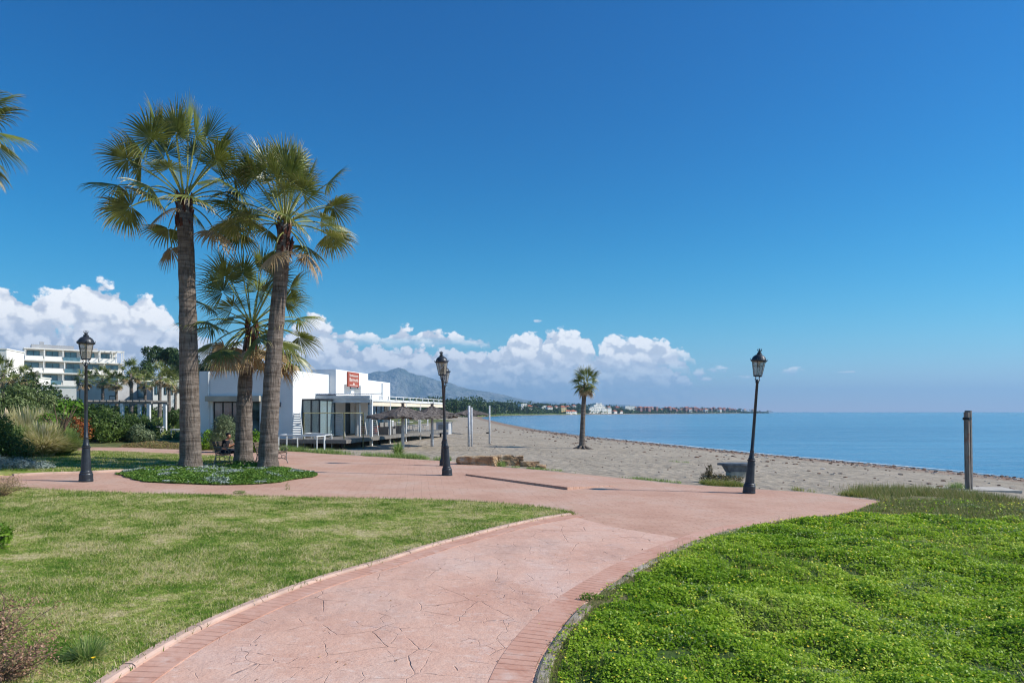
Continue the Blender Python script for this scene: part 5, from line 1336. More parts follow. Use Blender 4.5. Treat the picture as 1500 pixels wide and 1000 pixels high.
fountain('pampas grass mound with upright plumes at the edge of view', 6, 27.8, 1.2, 1.15, 2600, LM_PAMP, 5, plumes=4)
# dry branches above the grass
th = thing('dry_branches', 'bare greyish dry branches sticking out beside the red leaved shrub', 'dead shrub', ((86 - 750) / 1000 * 27, 27, gz(-18, 27)))
m = MB(); rn = random.Random(4)
for i in range(14): a = rn.uniform(-.9, .9); m.tube([(0, 0, .5), (a * .35, 0, 1.2), (a * .8, rn.uniform(-.3, .3), rn.uniform(1.4, 2.2))], [.04, .03, .008], 5)
m.build('branches', M_TWIG, th)
# heather strip by the back path
n = 16000; q = RNG.random(n); px_ = 172 + 96 * q; base = np.array([gpark(p, 655 + .025 * (p - 180)) for p in (172, 268)])
B = base[0] * (1 - q[:, None]) + base[1] * q[:, None]; off_ = RNG.uniform(.15, 2.2, n); x = B[:, 0]; y = B[:, 1] + off_
hh_ = .26 * (.35 + fbm(x * 1.5, y * 1.5)) * ss(off_ / .7); P = np.stack([x, y, ground(x, y) + hh_ * RNG.random(n) ** .6], 1)
tag(array_mesh('heather_strip', leaf_quads(P, unit(RNG.normal(size=P.shape)), .10, .3), 4, LM_HEATH, RNG.random(n)), 'low pinkish and olive heather strip along the far path edge', 'ground cover', kind='stuff')
# meadow growth behind
n = 60000; x = RNG.uniform(-62, -17, n); y = RNG.uniform(42, 98, n); k = np.abs(x / y) > .44; x, y = x[k], y[k]
cl = fbm(x * .25, y * .25); k = cl > .42; x, y, cl = x[k], y[k], cl[k]
P = np.stack([x, y, ground(x, y) + (cl - .4) * 3.2 * RNG.random(len(x))], 1)
tag(array_mesh('scrub', leaf_quads(P, unit(RNG.normal(size=P.shape) + [0, 0, .6]), .38, .5), 4, leafmat('scrub_leaf', [rgb(62, 80, 38), rgb(96, 114, 56), rgb(134, 142, 82)], .3), RNG.random(len(x))), 'rough low green scrub covering the slope below the villas', 'scrub', kind='stuff')
h0 = None
for i, (px, Y, w_, h_, lab) in enumerate([(128, 84, 7, 2.6, 'dark clipped hedge in front of the plain shaded villa'), (196, 90, 7, 2.3, 'dark clipped hedge in front of the low shaded villa'), (240, 92, 6.5, 2.0, 'dark clipped hedge in front of the bright white villa'), (272, 95, 6, 2.0, 'dark clipped hedge in front of the low white villa'), (72, 90, 9, 4.2, 'thick green shrub mass below the big apartment block'), (20, 80, 10, 6.5, 'tall shrub mass below the white stepped roof')]):
    shrub('far_hedge', lab, 'hedge', px, Y, lumpset(w_, h_, 2.4, 5, 30 + i), 3000, .30, LM_DARK if i < 4 else LM_TREE, .6, sub=4)
# plants round the restaurant's shaded wall
shrub('olive_shrub', 'tall airy grey green shrub behind the seated person', 'shrub', 327, 31.5, [(0, 0, .9, .58, .5, .85), (.15, 0, 1.35, .4, .4, .45), (-.15, 0, .6, .55, .5, .55)], 5200, .13, LM_SILV, .16)
shrub('green_shrub', 'bright leafy shrub behind the bench between the tallest trunk and the grey shrub', 'shrub', 303, 33, lumpset(1.15, 1.0, .9, 3, 51), 2600, .11, LM_BRIGHT)
shrub('green_shrub', 'leafy shrub seen between the short trunk and the curved trunk', 'shrub', 372, 32, lumpset(.85, 1.15, .8, 3, 52), 2400, .11, LM_BRIGHT)
shrub('dark_shrub', 'dark shrub in the shade beside the glass front', 'shrub', 348, 35, lumpset(1.0, 1.3, .8, 3, 53), 2000, .12, LM_DARK)
shrub('round_tree', 'small dark round headed garden tree near the garden side table', 'tree', 254, 50, [(0, 0, 1.25, .55, .5, .5)], 1500, .12, LM_DARK)
# shrub and weeds by the leaning lamp, weeds along the sand edge
l = onsand(1037, 706); th = thing('beach_shrub', 'brownish green twiggy shrub at the paving edge, seaward of it the stone table', 'shrub', (l[0], l[1], l[2]))
foliage('foliage', [(0, 0, .15, .28, .25, .22), (.05, 0, .4, .12, .12, .22), (.4, .05, .12, .3, .25, .16), (.85, 0, .10, .35, .25, .14)], 2200, .05, leafmat('beach_shrub_leaf', [rgb(66, 50, 34), rgb(96, 84, 46), rgb(124, 120, 60)], .25), th); stems(th, [(0, 0, .3, .2, .2, .3), (.05, 0, .55, .1, .1, .2), (.6, 0, .2, .2, .2, .1)], .012, 9, 3)
def edge_weeds(name, lab, pts, n, w_, h, mat, seed, size=None, zoff=0):
    rng = np.random.default_rng(seed); L = np.array([gp(*p) for p in pts]); k = rng.uniform(0, len(L) - 1.001, n); j = k.astype(int); f = (k - j)[:, None]
    q_ = L[j] * (1 - f) + L[j + 1] * f; q_[:, 1] += rng.normal(size=n) * w_ * .5 + w_ * .3; cl = fbm(q_[:, 0] * .9 + seed, q_[:, 1] * .9, 3); keep = rng.random(n) < ss((cl - .30) / .25); q_ = q_[keep]; cl = cl[keep]
    P = np.column_stack([q_, ground(q_[:, 0], q_[:, 1]) + zoff]); return tag(blades(name, P, h * (.4 + 1.4 * cl), size or .02, .7, mat, rng=rng), lab, 'weeds', kind='stuff')
edge_weeds('weeds', 'green weed fringe between paving and sand before the restaurant', [(412, 659), (440, 661.5), (520, 666.5), (600, 671), (650, 674), (700, 679), (740, 683)], 11000, .45, .16, LM_PAMG, 5)
edge_weeds('weeds', 'sparse low weeds along the paving edge between the stone blocks and the leaning lamp', [(740, 684), (800, 688), (860, 694), (1000, 708)], 2500, .25, .07, LM_PAMG, 6)
edge_weeds('weeds', 'green and yellow weed strip from the leaning lamp to the green mound', [(1030, 710), (1090, 713), (1180, 720), (1290, 731)], 11000, .4, .12, LM_WEED, 7, .014)
edge_weeds('weeds', 'dry grass where the green mound meets the sand', [(1285, 734), (1330, 729), (1420, 731), (1520, 738)], 16000, 1.6, .16, M_DRYBL, 8, .014)
edge_weeds('weeds', 'weed tuft growing beside the weathered post', [(1394, 716), (1412, 715)], 400, .3, .16, LM_PAMG, 9, .012)
edge_weeds('weeds', 'small flat green plants scattered on the beach sand', [(980, 676), (1010, 678)], 500, .25, .10, LM_PAMG, 10, .012)
l = onsand(583, 668); fountain('bright tufted plant at the foot of the nearest parasol', 583, l[1], .45, .5, 260, LM_PAMG, 12, 'tufted_plant')
# weeds in paving joints
for i, (px, py, lab) in enumerate(((421, 717, 'brown dead weed growing in the paving before the planted island'), (351, 723, 'flat green weed at the lawn rim before the planted island'), (868, 879, 'small dark green weed hanging over the grey kerb'))):
    b_ = ploc(px, py, .03); th = thing('paving_weed', lab, 'weed', b_); rg = np.random.default_rng(i)
    mt = [M_DRYBL, LM_PAMG, LM_BRIGHT][i]; P, N_ = lump_points([(0, 0, .04, .16 if i else .07, .07, .05 if i else .16)], 260 if i else 120, rg); array_mesh('foliage', leaf_quads(P, N_, .035, .4, rg), 4, mt, rg.random(len(P)), th)

# near corner plants
def twiggy(lab, px, py, r, h, seed, leaves, mat):
    b_ = ploc(px, py, .05); th = thing('twiggy_shrub', lab, 'dry shrub', b_); rn = random.Random(seed); m = MB(); tips = []
    for i in range(26):
        a = rn.random() * 6.283; p = Vector((0, 0, 0)); d = Vector((math.cos(a) * .7, math.sin(a) * .7, rn.uniform(.3, 1.1))).normalized(); L_ = rn.uniform(.5, 1) * h; pts_ = [p.copy()]
        for s in range(5):
            d = (d + Vector((rn.gauss(0, .28), rn.gauss(0, .28), rn.gauss(0, .18)))).normalized(); p = p + d * L_ / 5; p.x = max(-r, min(r, p.x)); pts_.append(p.copy()); tips.append(p.copy())
            if s > 0:
                q = p + Vector((rn.gauss(0, .12), rn.gauss(0, .12), rn.uniform(0, .14))); m.tube([p, q], [.0035, .001], 3); tips.append(q)
        m.tube(pts_, [.009, .007, .006, .004, .003, .0015], 4)
    m.build('branches', M_TWIG, th)
    rg = np.random.default_rng(seed); T = np.array([tuple(t_) for t_ in tips]); i = rg.integers(0, len(T), leaves); P = T[i] + rg.normal(size=(leaves, 3)) * .035
    P = P[P[:, 2] > .0]; array_mesh('foliage', leaf_quads(P, unit(rg.normal(size=P.shape)), .024 * (.6 + .8 * rg.random(len(P))), .5, rg), 4, mat, rg.random(len(P)), th)
LM_PINKDRY = leafmat('dry_leaf', [rgb(124, 88, 72), rgb(168, 128, 104), rgb(196, 156, 130), rgb(120, 116, 72)], .3)
twiggy('dry pinkish brown twiggy shrub at the near corner of the lawn', 4, 1004, .5, .5, 3, 2400, LM_PINKDRY)
twiggy('second dry twiggy shrub just above the first at the near lawn edge', -12, 948, .5, .55, 9, 1600, LM_PINKDRY)
twiggy('dry leafed low shrub at the lawn rim beside the far kerb', 6, 728, .9, .65, 5, 2600, leafmat('dry_leaf_yellow', [rgb(150, 130, 84), rgb(190, 160, 112), rgb(110, 120, 60)], .3))
shrub('leafy_plant', 'leafy dark green plant at the edge of the near lawn', 'plant', -6, 9.9, [(0, 0, .18, .22, .2, .2)], 500, .06, LM_BRIGHT, z=-0.0224 * (-7.4 + 11.9) + .05)
fountain('dark green tuft with a yellow flower at the near corner by the kerb', 128, 5.75, .22, .16, 420, LM_PAMG, 21, 'grass_tuft', .004)
b_ = ploc(137, 986, .05); th = thing('yellow_flower', 'single yellow dandelion flower in the near lawn corner', 'flower', b_)
m = MB(); m.tube([(0, 0, 0), (0, 0, .1)], .003, 5); m.build('stem', LM_PAMG, th); m = MB()
for k in range(16): a = k * .3927; m.add([(0, 0, .1), (math.cos(a) * .018, math.sin(a) * .018, .112), (math.cos(a + .3) * .018, math.sin(a + .3) * .018, .112)], [(0, 1, 2)])
m.build('petals', stdmat('dandelion', rgb(238, 206, 30), rgb(228, 180, 20), 30, .7), th)

# ------------------------------------------------------------------ middle distance palms and trees
# small fan palms with full parts: one built, the others copied
def small_palm(seed, h=5.2):
    th = thing('palm_tree', 'x', 'palm tree', (0, 0, 0), 0, None)
    palm_parts(th, [(0, 0, -.4), (.05, 0, h * .5), (0, .05, h)], [(0, .26), (h * .5, .19), (h, .16)], 20, .95, .82, seed, nseg=16, dead=6, el_lo=-12, boots=False, deadhang=.9)
    return th
spa, spb = small_palm(61), small_palm(62)
rowp = [(150, 88, 531, 592, 'a', 'bushy palm between the lamp by the back lawn and the plain shaded villa'), (192, 88, 520, 590, 'b', 'tallest palm of the row before the villas, in front of the low shaded villa'), (171, 93, 538, 592, 'a', 'short palm at the corner of the plain shaded villa'),
        (213, 96, 538, 591, 'b', 'palm in front of the wide recessed glass door'), (234, 86, 524, 601, 'a', 'palm with a clean pale trunk before the bright white villa'), (247, 88, 530, 602, 'b', 'palm between the clean trunked palm and the tallest palm trunk'),
        (256, 92, 543, 600, 'a', 'shorter leaning palm right beside the tallest palm trunk'), (126, 92, 535, 590, 'b', 'palm whose crown shows beside the lamp by the back lawn'), (5, 62, 516, 570, 'b', 'palm rising above the oleander bushes at the edge of view'), (36, 80, 530, 575, 'a', 'palm crown just above the oleander bush before the apartment block')]
for i, (px, Y, py, pb_, k, lab) in enumerate(rowp):
    x = (px - 750) / 1000 * Y; top_z = wz(py, Y); z0 = min(gz(x, Y), wz(pb_, Y)); H_ = (top_z - z0); src = spa if k == 'a' else spb
    o = src if i in (0, 1) else copy_tree(src)
    s_ = H_ / 7.3; o.location = (x, Y, z0); o.rotation_euler = (0, R(3 if i == 6 else 0), i * 1.3); o.scale = (max(.8, s_), max(.8, s_), s_); o['label'] = lab; o['group'] = 'fan palms in front of the villas'
# trees on the hill behind the restaurant
def tree(name, lab, px, Y, pyt, wpx, kind, mat, n=1500, leaf=.45, seed=0, grp=None, pyb=None):
    x = (px - 750) / 1000 * Y; zt = wz(pyt, Y); z0 = gz(x, Y); H_ = zt - z0; w_ = wpx / 1000 * Y / 2; rn = random.Random(seed)
    th = thing(name, lab, 'tree', (x, Y, z0), 0, grp); L_ = []
    if kind == 'pine':
        for i in range(11): a = rn.random() * 6.28; r_ = rn.random() ** .5 * w_ * .75; L_.append((math.cos(a) * r_, math.sin(a) * r_, H_ * rn.uniform(.78, .93), w_ * .33, w_ * .33, H_ * .075))
    else:
        for i in range(9): a = rn.random() * 6.28; r_ = rn.random() ** .5 * w_ * .6; zz_ = rn.uniform(.35, .86); L_.append((math.cos(a) * r_, math.sin(a) * r_, H_ * zz_, w_ * .45 * (1.15 - .4 * zz_), w_ * .45, H_ * .14))
    foliage('crown', L_, n, leaf, mat, th, .6, sub=2)
    m = MB(); m.tube([(0, 0, -.3), (.1, 0, H_ * .4), (0, 0, H_ * .75)], [w_ * .09 + .12, w_ * .06 + .1, .08], 8)
    for l_ in L_[:6]: m.tube([(.05, 0, H_ * .45), (l_[0], l_[1], l_[2])], [w_ * .04 + .05, .05], 6)
    m.build('trunk', M_BARK, th); return th
tree('stone_pine', 'wide flat topped stone pine standing above the villa palms', 238, 132, 507, 60, 'pine', LM_PINE, 5200, .42, 4)
tree('stone_pine', 'dense pine partly hidden by the tallest palm trunk', 268, 128, 517, 48, 'pine', LM_PINE, 3000, .42, 6)
hill = [(206, 526, 44), (250, 530, 46), (292, 524, 46), (316, 527, 44), (338, 521, 44), (362, 523, 42), (388, 526, 44), (405, 524, 36), (424, 527, 32), (436, 533, 26)]
for i, (px, py, w_) in enumerate(hill):
    tree('broadleaf_tree', ['round green tree above the villas, beside the stone pine', 'dark tree behind the palm row next to the stone pine', 'green tree above the shaded restaurant wall beside the tallest trunk', 'tree above the end of the shaded restaurant wall', 'tall tree above the glass front of the restaurant', 'tree seen just above the restaurant roof between short and curved trunks', 'tree hidden mostly by the curved palm trunk', 'tree behind the restaurant just seaward of the curved trunk', 'tree on the rocky knoll above the restaurant corner', 'smallest tree sloping down on the knoll above the restaurant'][i], px, 122 + (i * 7) % 13, py, w_, 'b', LM_TREE, 2400, .5, 70 + i)
# knoll carrying these trees, with bare rock
mk = MB(); kn = rock('bare brown rocky knoll above the restaurant roof corner', 700, 681, 1, 1, 1, 33, name='rock_outcrop')
kn.location = ((412 - 750) / 1000 * 118, 118, 4.2); kn.scale = (3.2, 3, 6.5)
# palms seen over the roof
for px, py, Y, lab in ((325, 515, 112, 'palm crown showing above the shaded restaurant wall'),):
    o = copy_tree(spb); x = (px - 750) / 1000 * Y; o.location = (x, Y, gz(x, Y)); s_ = (wz(py, Y) - gz(x, Y)) / 7.3; o.scale = (.9, .9, s_); o['label'] = lab; o['group'] = 'fan palms in front of the villas'

# ------------------------------------------------------------------ the far shore: trees one by one, houses, a wooded mass
def far_tree_mesh(kind, seed):
    rg = np.random.default_rng(seed); rn = random.Random(seed)
    if kind == 'palm':
        L_ = [(0, 0, .86, .26, .26, .07)]; P, N_ = lump_points(L_, 110, rg, .2); Q = leaf_quads(P, N_, .20, .25, rg)
    elif kind == 'pine':
        L_ = [(rn.uniform(-.3, .3), rn.uniform(-.3, .3), rn.uniform(.74, .9), .3, .3, .09) for _ in range(6)]; P, N_ = lump_points(L_, 300, rg, .3); Q = leaf_quads(P, N_, .12, .7, rg)
    elif kind == 'cypress':
        L_ = [(0, 0, .35, .11, .11, .33), (0, 0, .7, .08, .08, .28)]; P, N_ = lump_points(L_, 220, rg, .3); Q = leaf_quads(P, N_, .09, .6, rg)
    else:
        L_ = [(rn.uniform(-.3, .3), rn.uniform(-.3, .3), rn.uniform(.3, .8), .27, .27, .2) for _ in range(8)]; P, N_ = lump_points(L_, 420, rg, .4); Q = leaf_quads(P, N_, .12, .7, rg)
    o = array_mesh('crown', Q, 4, LM_TREE if kind != 'pine' else LM_PINE, rg.random(len(Q) // 4)); me = o.data; bpy.data.objects.remove(o)
    m = MB(); m.tube([(0, 0, -.1), (0, 0, .8)], [.03, .02], 5); o = m.build('trunk', M_BARK); mt = o.data; bpy.data.objects.remove(o); return me, mt
KIND = {k: [far_tree_mesh(k, i * 10 + j) for j in range(2)] for i, k in enumerate(('broadleaf', 'pine', 'palm', 'cypress'))}
FARP = [(560, 582), (600, 583), (640, 583), (672, 583.5), (700, 583.5), (730, 586), (760, 588), (800, 589), (860, 591), (940, 594.5), (1040, 595.5), (1090, 597), (1120, 598.5), (1131, 600)]
SHF = [(690, 380), (706, 420), (735, 540), (790, 661), (850, 771), (920, 926), (1000, 1080), (1060, 1296), (1105, 1543), (1138, 1705)]
rn = random.Random(99); far_lab = {'broadleaf': 'round headed tree in the wooded belt along the far shore of the bay', 'pine': 'flat topped pine in the wooded belt along the far shore of the bay', 'palm': 'tiny palm in the wooded belt along the far shore of the bay', 'cypress': 'narrow dark cypress in the wooded belt along the far shore of the bay'}
houses = []
for i in range(262):
    px = 566 + (1132 - 566) * ((i + rn.random()) / 262) ** .92
    Ysh = np.interp(px, [p[0] for p in SHF], [p[1] for p in SHF]); 
    dep = rn.random() ** 1.3; Y = Ysh * (1.03 + .30 * dep) + 12 if px < 1085 else Ysh * (1.01 + .05 * dep)
    if px < 690: Y = rn.uniform(300, 520)
    pyt = np.interp(px, [p[0] for p in FARP], [p[1] for p in FARP]) + (1 - dep) * 5 + rn.uniform(-1.2, 2.5)
    x = (px - 750) / 1000 * Y; z0 = gz(x, Y)
    H_ = max(3.5, wz(pyt, Y) - z0); kind = rn.choices(['broadleaf', 'pine', 'palm', 'cypress'], [.5, .2, .22, .08])[0]
    if px > 1095: kind = rn.choice(['palm', 'pine', 'palm'])
    me, mt = rn.choice(KIND[kind])
    th = thing({'broadleaf': 'broadleaf_tree', 'pine': 'pine_tree', 'palm': 'palm_tree', 'cypress': 'cypress_tree'}[kind], far_lab[kind], 'tree', (x, Y, z0 - .2), rn.uniform(0, 6), 'trees of the far shore (%s)' % kind)
    w_ = H_ * (1.0 if kind in ('pine', 'broadleaf') else .8) * rn.uniform(.8, 1.15); th.scale = (w_, w_, H_)
    for nm, dd in (('crown', me), ('trunk', mt)): o = bpy.data.objects.new(nm, dd); C.objects.link(o); o.parent = th
# wooded mass closing the gaps low down
n = 46000; px_ = RNG.uniform(500, 1126, n); Ys = np.interp(px_, [p[0] for p in SHF], [p[1] for p in SHF]); Yv = np.where(px_ < 690, RNG.uniform(330, 700, n), Ys * (1.03 + .33 * RNG.random(n)) + 10)
Yv = np.where(px_ > 1085, Ys * (1.005 + .03 * RNG.random(n)), Yv)
x = (px_ - 750) / 1000 * Yv; tp_ = np.interp(px_, [p[0] for p in FARP], [p[1] for p in FARP]) + 3.0; g0 = ground(x, Yv); Hm = np.maximum(CZ + (603 - tp_) / 1000 * Yv - g0, 2) * (.35 + .75 * fbm(x / 25, Yv / 60)) * (.45 + 1.1 * np.clip((Yv / Ys - 1.03) / .3, 0, 1))
P = np.stack([x, Yv, g0 + Hm * RNG.random(n)], 1)
tag(array_mesh('woods', leaf_quads(P, unit(RNG.normal(size=P.shape) + [0, 0, .5]), 1.9 * (Yv / 700) ** .7 * (.5 + RNG.random(n)), .7), 4, LM_TREE, RNG.random(n)), 'dark wooded belt of trees and scrub along the far shore of the bay', 'woods', kind='stuff')
# low scrub and sand strip at px 690..830 in front of the woods
n = 9000; px_ = RNG.uniform(700, 850, n); Ys = np.interp(px_, [p[0] for p in SHF], [p[1] for p in SHF]); Yv = Ys * (1.02 + .05 * RNG.random(n)) + 6; x = (px_ - 750) / 1000 * Yv
P = np.stack([x, Yv, ground(x, Yv) + 1.8 * fbm(x / 15, Yv / 40) * RNG.random(n)], 1)
tag(array_mesh('shore_scrub', leaf_quads(P, unit(RNG.normal(size=P.shape) + [0, 0, .8]), 1.1, .7), 4, LM_PAMG, RNG.random(n)), 'olive green dune scrub in front of the far shore woods', 'scrub', kind='stuff')
# houses on the far shore
M_FH = stdmat('far_white_wall', rgb(240, 234, 224), rgb(226, 218, 206), .05, .85); M_FR = stdmat('far_tile_roof', rgb(196, 112, 78), rgb(170, 92, 64), .1, .9); M_FRED = stdmat('far_red_wall', rgb(158, 96, 80), rgb(136, 82, 70), .05, .9); M_FPINK = stdmat('far_pink_wall', rgb(190, 148, 124), rgb(172, 130, 108), .05, .9); M_FY = stdmat('far_yellow_wall', rgb(226, 196, 130), rgb(210, 180, 116), .05, .9)
def far_house_mesh(storeys, mat, roofm, w_=10, d_=8, flat=False):
    h = storeys * 3; parts = []
    m = MB(); m.bx(-w_ / 2, w_ / 2, 0, d_, -2, h); m.cm = 1
    for s in range(storeys):
        for k in range(3): x0, x1 = -w_ / 2 + w_ * (k + .2) / 3, -w_ / 2 + w_ * (k + .75) / 3; m.add([(x0, -.05, s * 3 + .6), (x1, -.05, s * 3 + .6), (x1, -.05, s * 3 + 2.4), (x0, -.05, s * 3 + 2.4)], [(0, 1, 2, 3)])
    o = m.build('wall', [mat, M_APTGL]); parts.append(('wall', o.data)); bpy.data.objects.remove(o)
    m = MB()
    if flat: m.bx(-w_ / 2 - .2, w_ / 2 + .2, -.2, d_ + .2, h, h + .4)
    else: m.add([(-w_ / 2 - .5, -.5, h), (w_ / 2 + .5, -.5, h), (w_ / 2 + .5, d_ + .5, h), (-w_ / 2 - .5, d_ + .5, h), (-w_ / 4, d_ / 2, h + 2.2), (w_ / 4, d_ / 2, h + 2.2)], [(0, 1, 5, 4), (1, 2, 5), (2, 3, 4, 5), (3, 0, 4), (3, 2, 1, 0)])
    o = m.build('roof', roofm); parts.append(('roof', o.data)); bpy.data.objects.remove(o)
    return parts
FH = {'w2': far_house_mesh(2, M_FH, M_FR), 'w3': far_house_mesh(3, M_FH, M_FH, 14, 9, True), 'w1': far_house_mesh(1, M_FH, M_FR, 12), 'r3': far_house_mesh(3, M_FRED, M_FR, 12), 'r2': far_house_mesh(2, M_FRED, M_FR, 11), 'p2': far_house_mesh(2, M_FPINK, M_FR, 12), 'y2': far_house_mesh(2, M_FY, M_FR, 10), 'rw': far_house_mesh(3, M_FRED, M_FH, 10, 8, True)}
HN = {'w2': 'two storey white villa with a tiled roof among the far shore trees', 'w3': 'flat roofed white apartment house on the far shore', 'w1': 'low white beach house on the far shore', 'r3': 'three storey terracotta red block on the far shore', 'r2': 'two storey red walled house on the far shore', 'p2': 'pink walled house with tiled roof on the far shore', 'y2': 'ochre yellow house near the far beach', 'rw': 'red block with pale roof on the far shore'}
def far_house(k, px, frac, lift, sc=1.0):
    Ysh = np.interp(px, [p[0] for p in SHF], [p[1] for p in SHF]); Y = Ysh * (1.02 + frac); x = (px - 750) / 1000 * Y; z0 = wz(lift, Y) if lift else gz(x, Y)
    th = thing('house', HN[k], 'house', (x, Y, z0), R(rn.uniform(25, 60)), HN[k].split(' on the')[0] + ' group'); th.scale = (sc,) * 3
    for nm, dd in FH[k]: o = bpy.data.objects.new(nm[:-1] if nm.endswith('windows') else nm, dd); C.objects.link(o); o.parent = th
for px in (768, 777, 786, 797, 806, 816, 822, 833, 842): far_house(rn.choice(['w2', 'w3', 'w1', 'w2']), px, rn.uniform(.06, .2), rn.uniform(597, 601), .55)
far_house('y2', 826, .03, 601.5, .7); [far_house('w1', px, .012, 605.0, .7) for px in (834, 842)]
for k in range(4):       # stepped white apartments
    for j in range(5 - k): far_house('w3', 866 + j * 5.0 + k * 3, .03 + .035 * k, 604.3 - k * 2.7, .6)
for px in (893, 902, 910): far_house(rn.choice(['w1', 'w3']), px, .02, 604, .6)
for px in (918, 922, 927): far_house('w3', px, .12, 600, .6)
for px in (893, 905, 932, 940, 948, 956): far_house(rn.choice(['p2', 'w2', 'p2', 'r2']), px, .15, 599.5, .6)
for i in range(44):
    px = 936 + (1078 - 936) * (i + rn.random()) / 44; far_house(rn.choice(['r3', 'r2', 'rw', 'p2', 'r3']), px, rn.uniform(.04, .2), rn.uniform(600.2, 603.4), .62)
for px in (1012, 1035, 1056, 1092, 1104): far_house('w2', px, .03, 602.5, .7)
# ------------------------------------------------------------------ benches and the seated person
def bench(lab, loc, rz=0):
    th = thing('park_bench', lab, 'bench', loc, rz, 'iron and wood benches facing the sea')
    m = MB()
    for k in range(5): m.box((.24 - k * .105, 0, .43 + .012 * abs(k - 2)), (.085, 1.75, .03), 0)
    m.build('seat', M_WOODB, th)
    m = MB()
    for k in range(4): z = .55 + k * .095; m.box((-.235 - (z - .5) * .28, 0, z), (.028, 1.75, .075), 0, 1, 0, R(-15))
    m.build('backrest', M_WOODB, th)
    for s in (-1, 1):
        y = s * .84; m = MB(); T = lambda pts, r=.016: m.tube([(p[0], y, p[1]) for p in pts], r, 6)
        T([(-.33, .0), (-.27, .18), (-.22, .40), (-.26, .6), (-.36, .88)], .02); T([(.34, .0), (.27, .16), (.27, .34), (.30, .42)], .02)
        T([(-.24, .41), (0, .39), (.28, .42)], .018); T([(-.30, .66), (-.1, .67), (.1, .66), (.26, .62), (.33, .56), (.28, .50), (.22, .54)], .018)
        for cx_, cz_, rr_ in ((.02, .53, .09), (-.14, .53, .06), (.17, .52, .06), (.0, .27, .10), (-.16, .25, .07), (.16, .24, .07)):
            T([(cx_ + rr_ * math.cos(t_ * .7), cz_ + rr_ * math.sin(t_ * .7)) for t_ in range(10)], .010)
        T([(-.28, .14), (-.1, .2), (.1, .2), (.28, .14)], .012); m.build('end_frame', M_CASTIRON, th)
    return th
M_WOODB = stdmat('bench_slat', rgb(112, 92, 74), rgb(78, 62, 50), 6, .7, .3, 30, stretch=(8, 1, 8)); M_CASTIRON = stdmat('cast_iron', rgb(150, 148, 144), rgb(96, 94, 92), 10, .5, metal=.2)
zb_ = lambda x: -0.0224 * (x + 11.9) + .03
b1 = bench('iron and wood bench with a person on it between two palm trunks', (-10.36, 25.25, zb_(-10.36)))
b2_ = copy_tree(b1); b2_.location = (-8.98, 25.5, zb_(-8.98)); b2_['label'] = 'empty iron and wood bench seen between the shortest and the curved palm trunks'

def skinned(name, chains, mat, parent, sub=2):
    """one continuous surface grown round connected joints; chains: dict of points and edges"""
    P, E = chains; keys = list(P); me = bpy.data.meshes.new(name)
    me.from_pydata([P[k][0] for k in keys], [(keys.index(a), keys.index(b)) for a, b in E], [])
    o = bpy.data.objects.new(name, me); C.objects.link(o); sk = o.modifiers.new('skin', 'SKIN'); sk.use_smooth_shade = True
    sb_ = o.modifiers.new('sub', 'SUBSURF'); sb_.levels = sub; sb_.render_levels = sub
    for i, k in enumerate(keys):
        r_ = P[k][1]; me.skin_vertices[0].data[i].radius = r_ if isinstance(r_, tuple) else (r_, r_); me.skin_vertices[0].data[i].use_root = (i == 0)
    dg = bpy.context.evaluated_depsgraph_get(); m2 = bpy.data.meshes.new_from_object(o.evaluated_get(dg)); bpy.data.objects.remove(o)
    m2.materials.clear(); m2.materials.append(mat); m2.polygons.foreach_set('use_smooth', [True] * len(m2.polygons))
    n = bpy.data.objects.new(name, m2); C.objects.link(n); n.parent = parent; return n
per = thing('person', 'person in black T-shirt and dark trousers sitting on the bench reading a phone', 'person', (-10.41, 24.72, zb_(-10.41)))
M_SKIN = stdmat('skin', rgb(196, 142, 112), rgb(180, 126, 98), 6, .55); M_SHIRT = stdmat('black_cotton', rgb(34, 36, 42), rgb(26, 27, 32), 8, .9); M_TROU = stdmat('dark_trouser_cloth', rgb(38, 44, 62), rgb(28, 32, 46), 8, .9); M_HAIR = stdmat('dark_hair', rgb(40, 30, 24), rgb(28, 20, 16), 20, .6); M_SHOE = stdmat('shoe', rgb(60, 58, 58), rgb(40, 38, 38), 9, .6); M_EYE = stdmat('eye', rgb(30, 24, 20), None, 3, .2)
P = {'pel': ((-.02, 0, .53), (.13, .10)), 'sp': ((-.02, 0, .68), (.12, .095)), 'ch': ((.03, 0, .83), (.135, .10)), 'nk0': ((.08, 0, .935), .055), 'nk1': ((.115, 0, .985), .05), 'h0': ((.155, 0, 1.03), (.062, .068)), 'h1': ((.155, 0, 1.08), (.072, .085)), 'h2': ((.15, 0, 1.13), (.066, .078)), 'nose': ((.245, 0, 1.045), .012), 'nose0': ((.215, 0, 1.06), .02)}
E = [('pel', 'sp'), ('sp', 'ch'), ('ch', 'nk0'), ('nk0', 'nk1'), ('nk1', 'h0'), ('h0', 'h1'), ('h1', 'h2'), ('h1', 'nose0'), ('nose0', 'nose')]
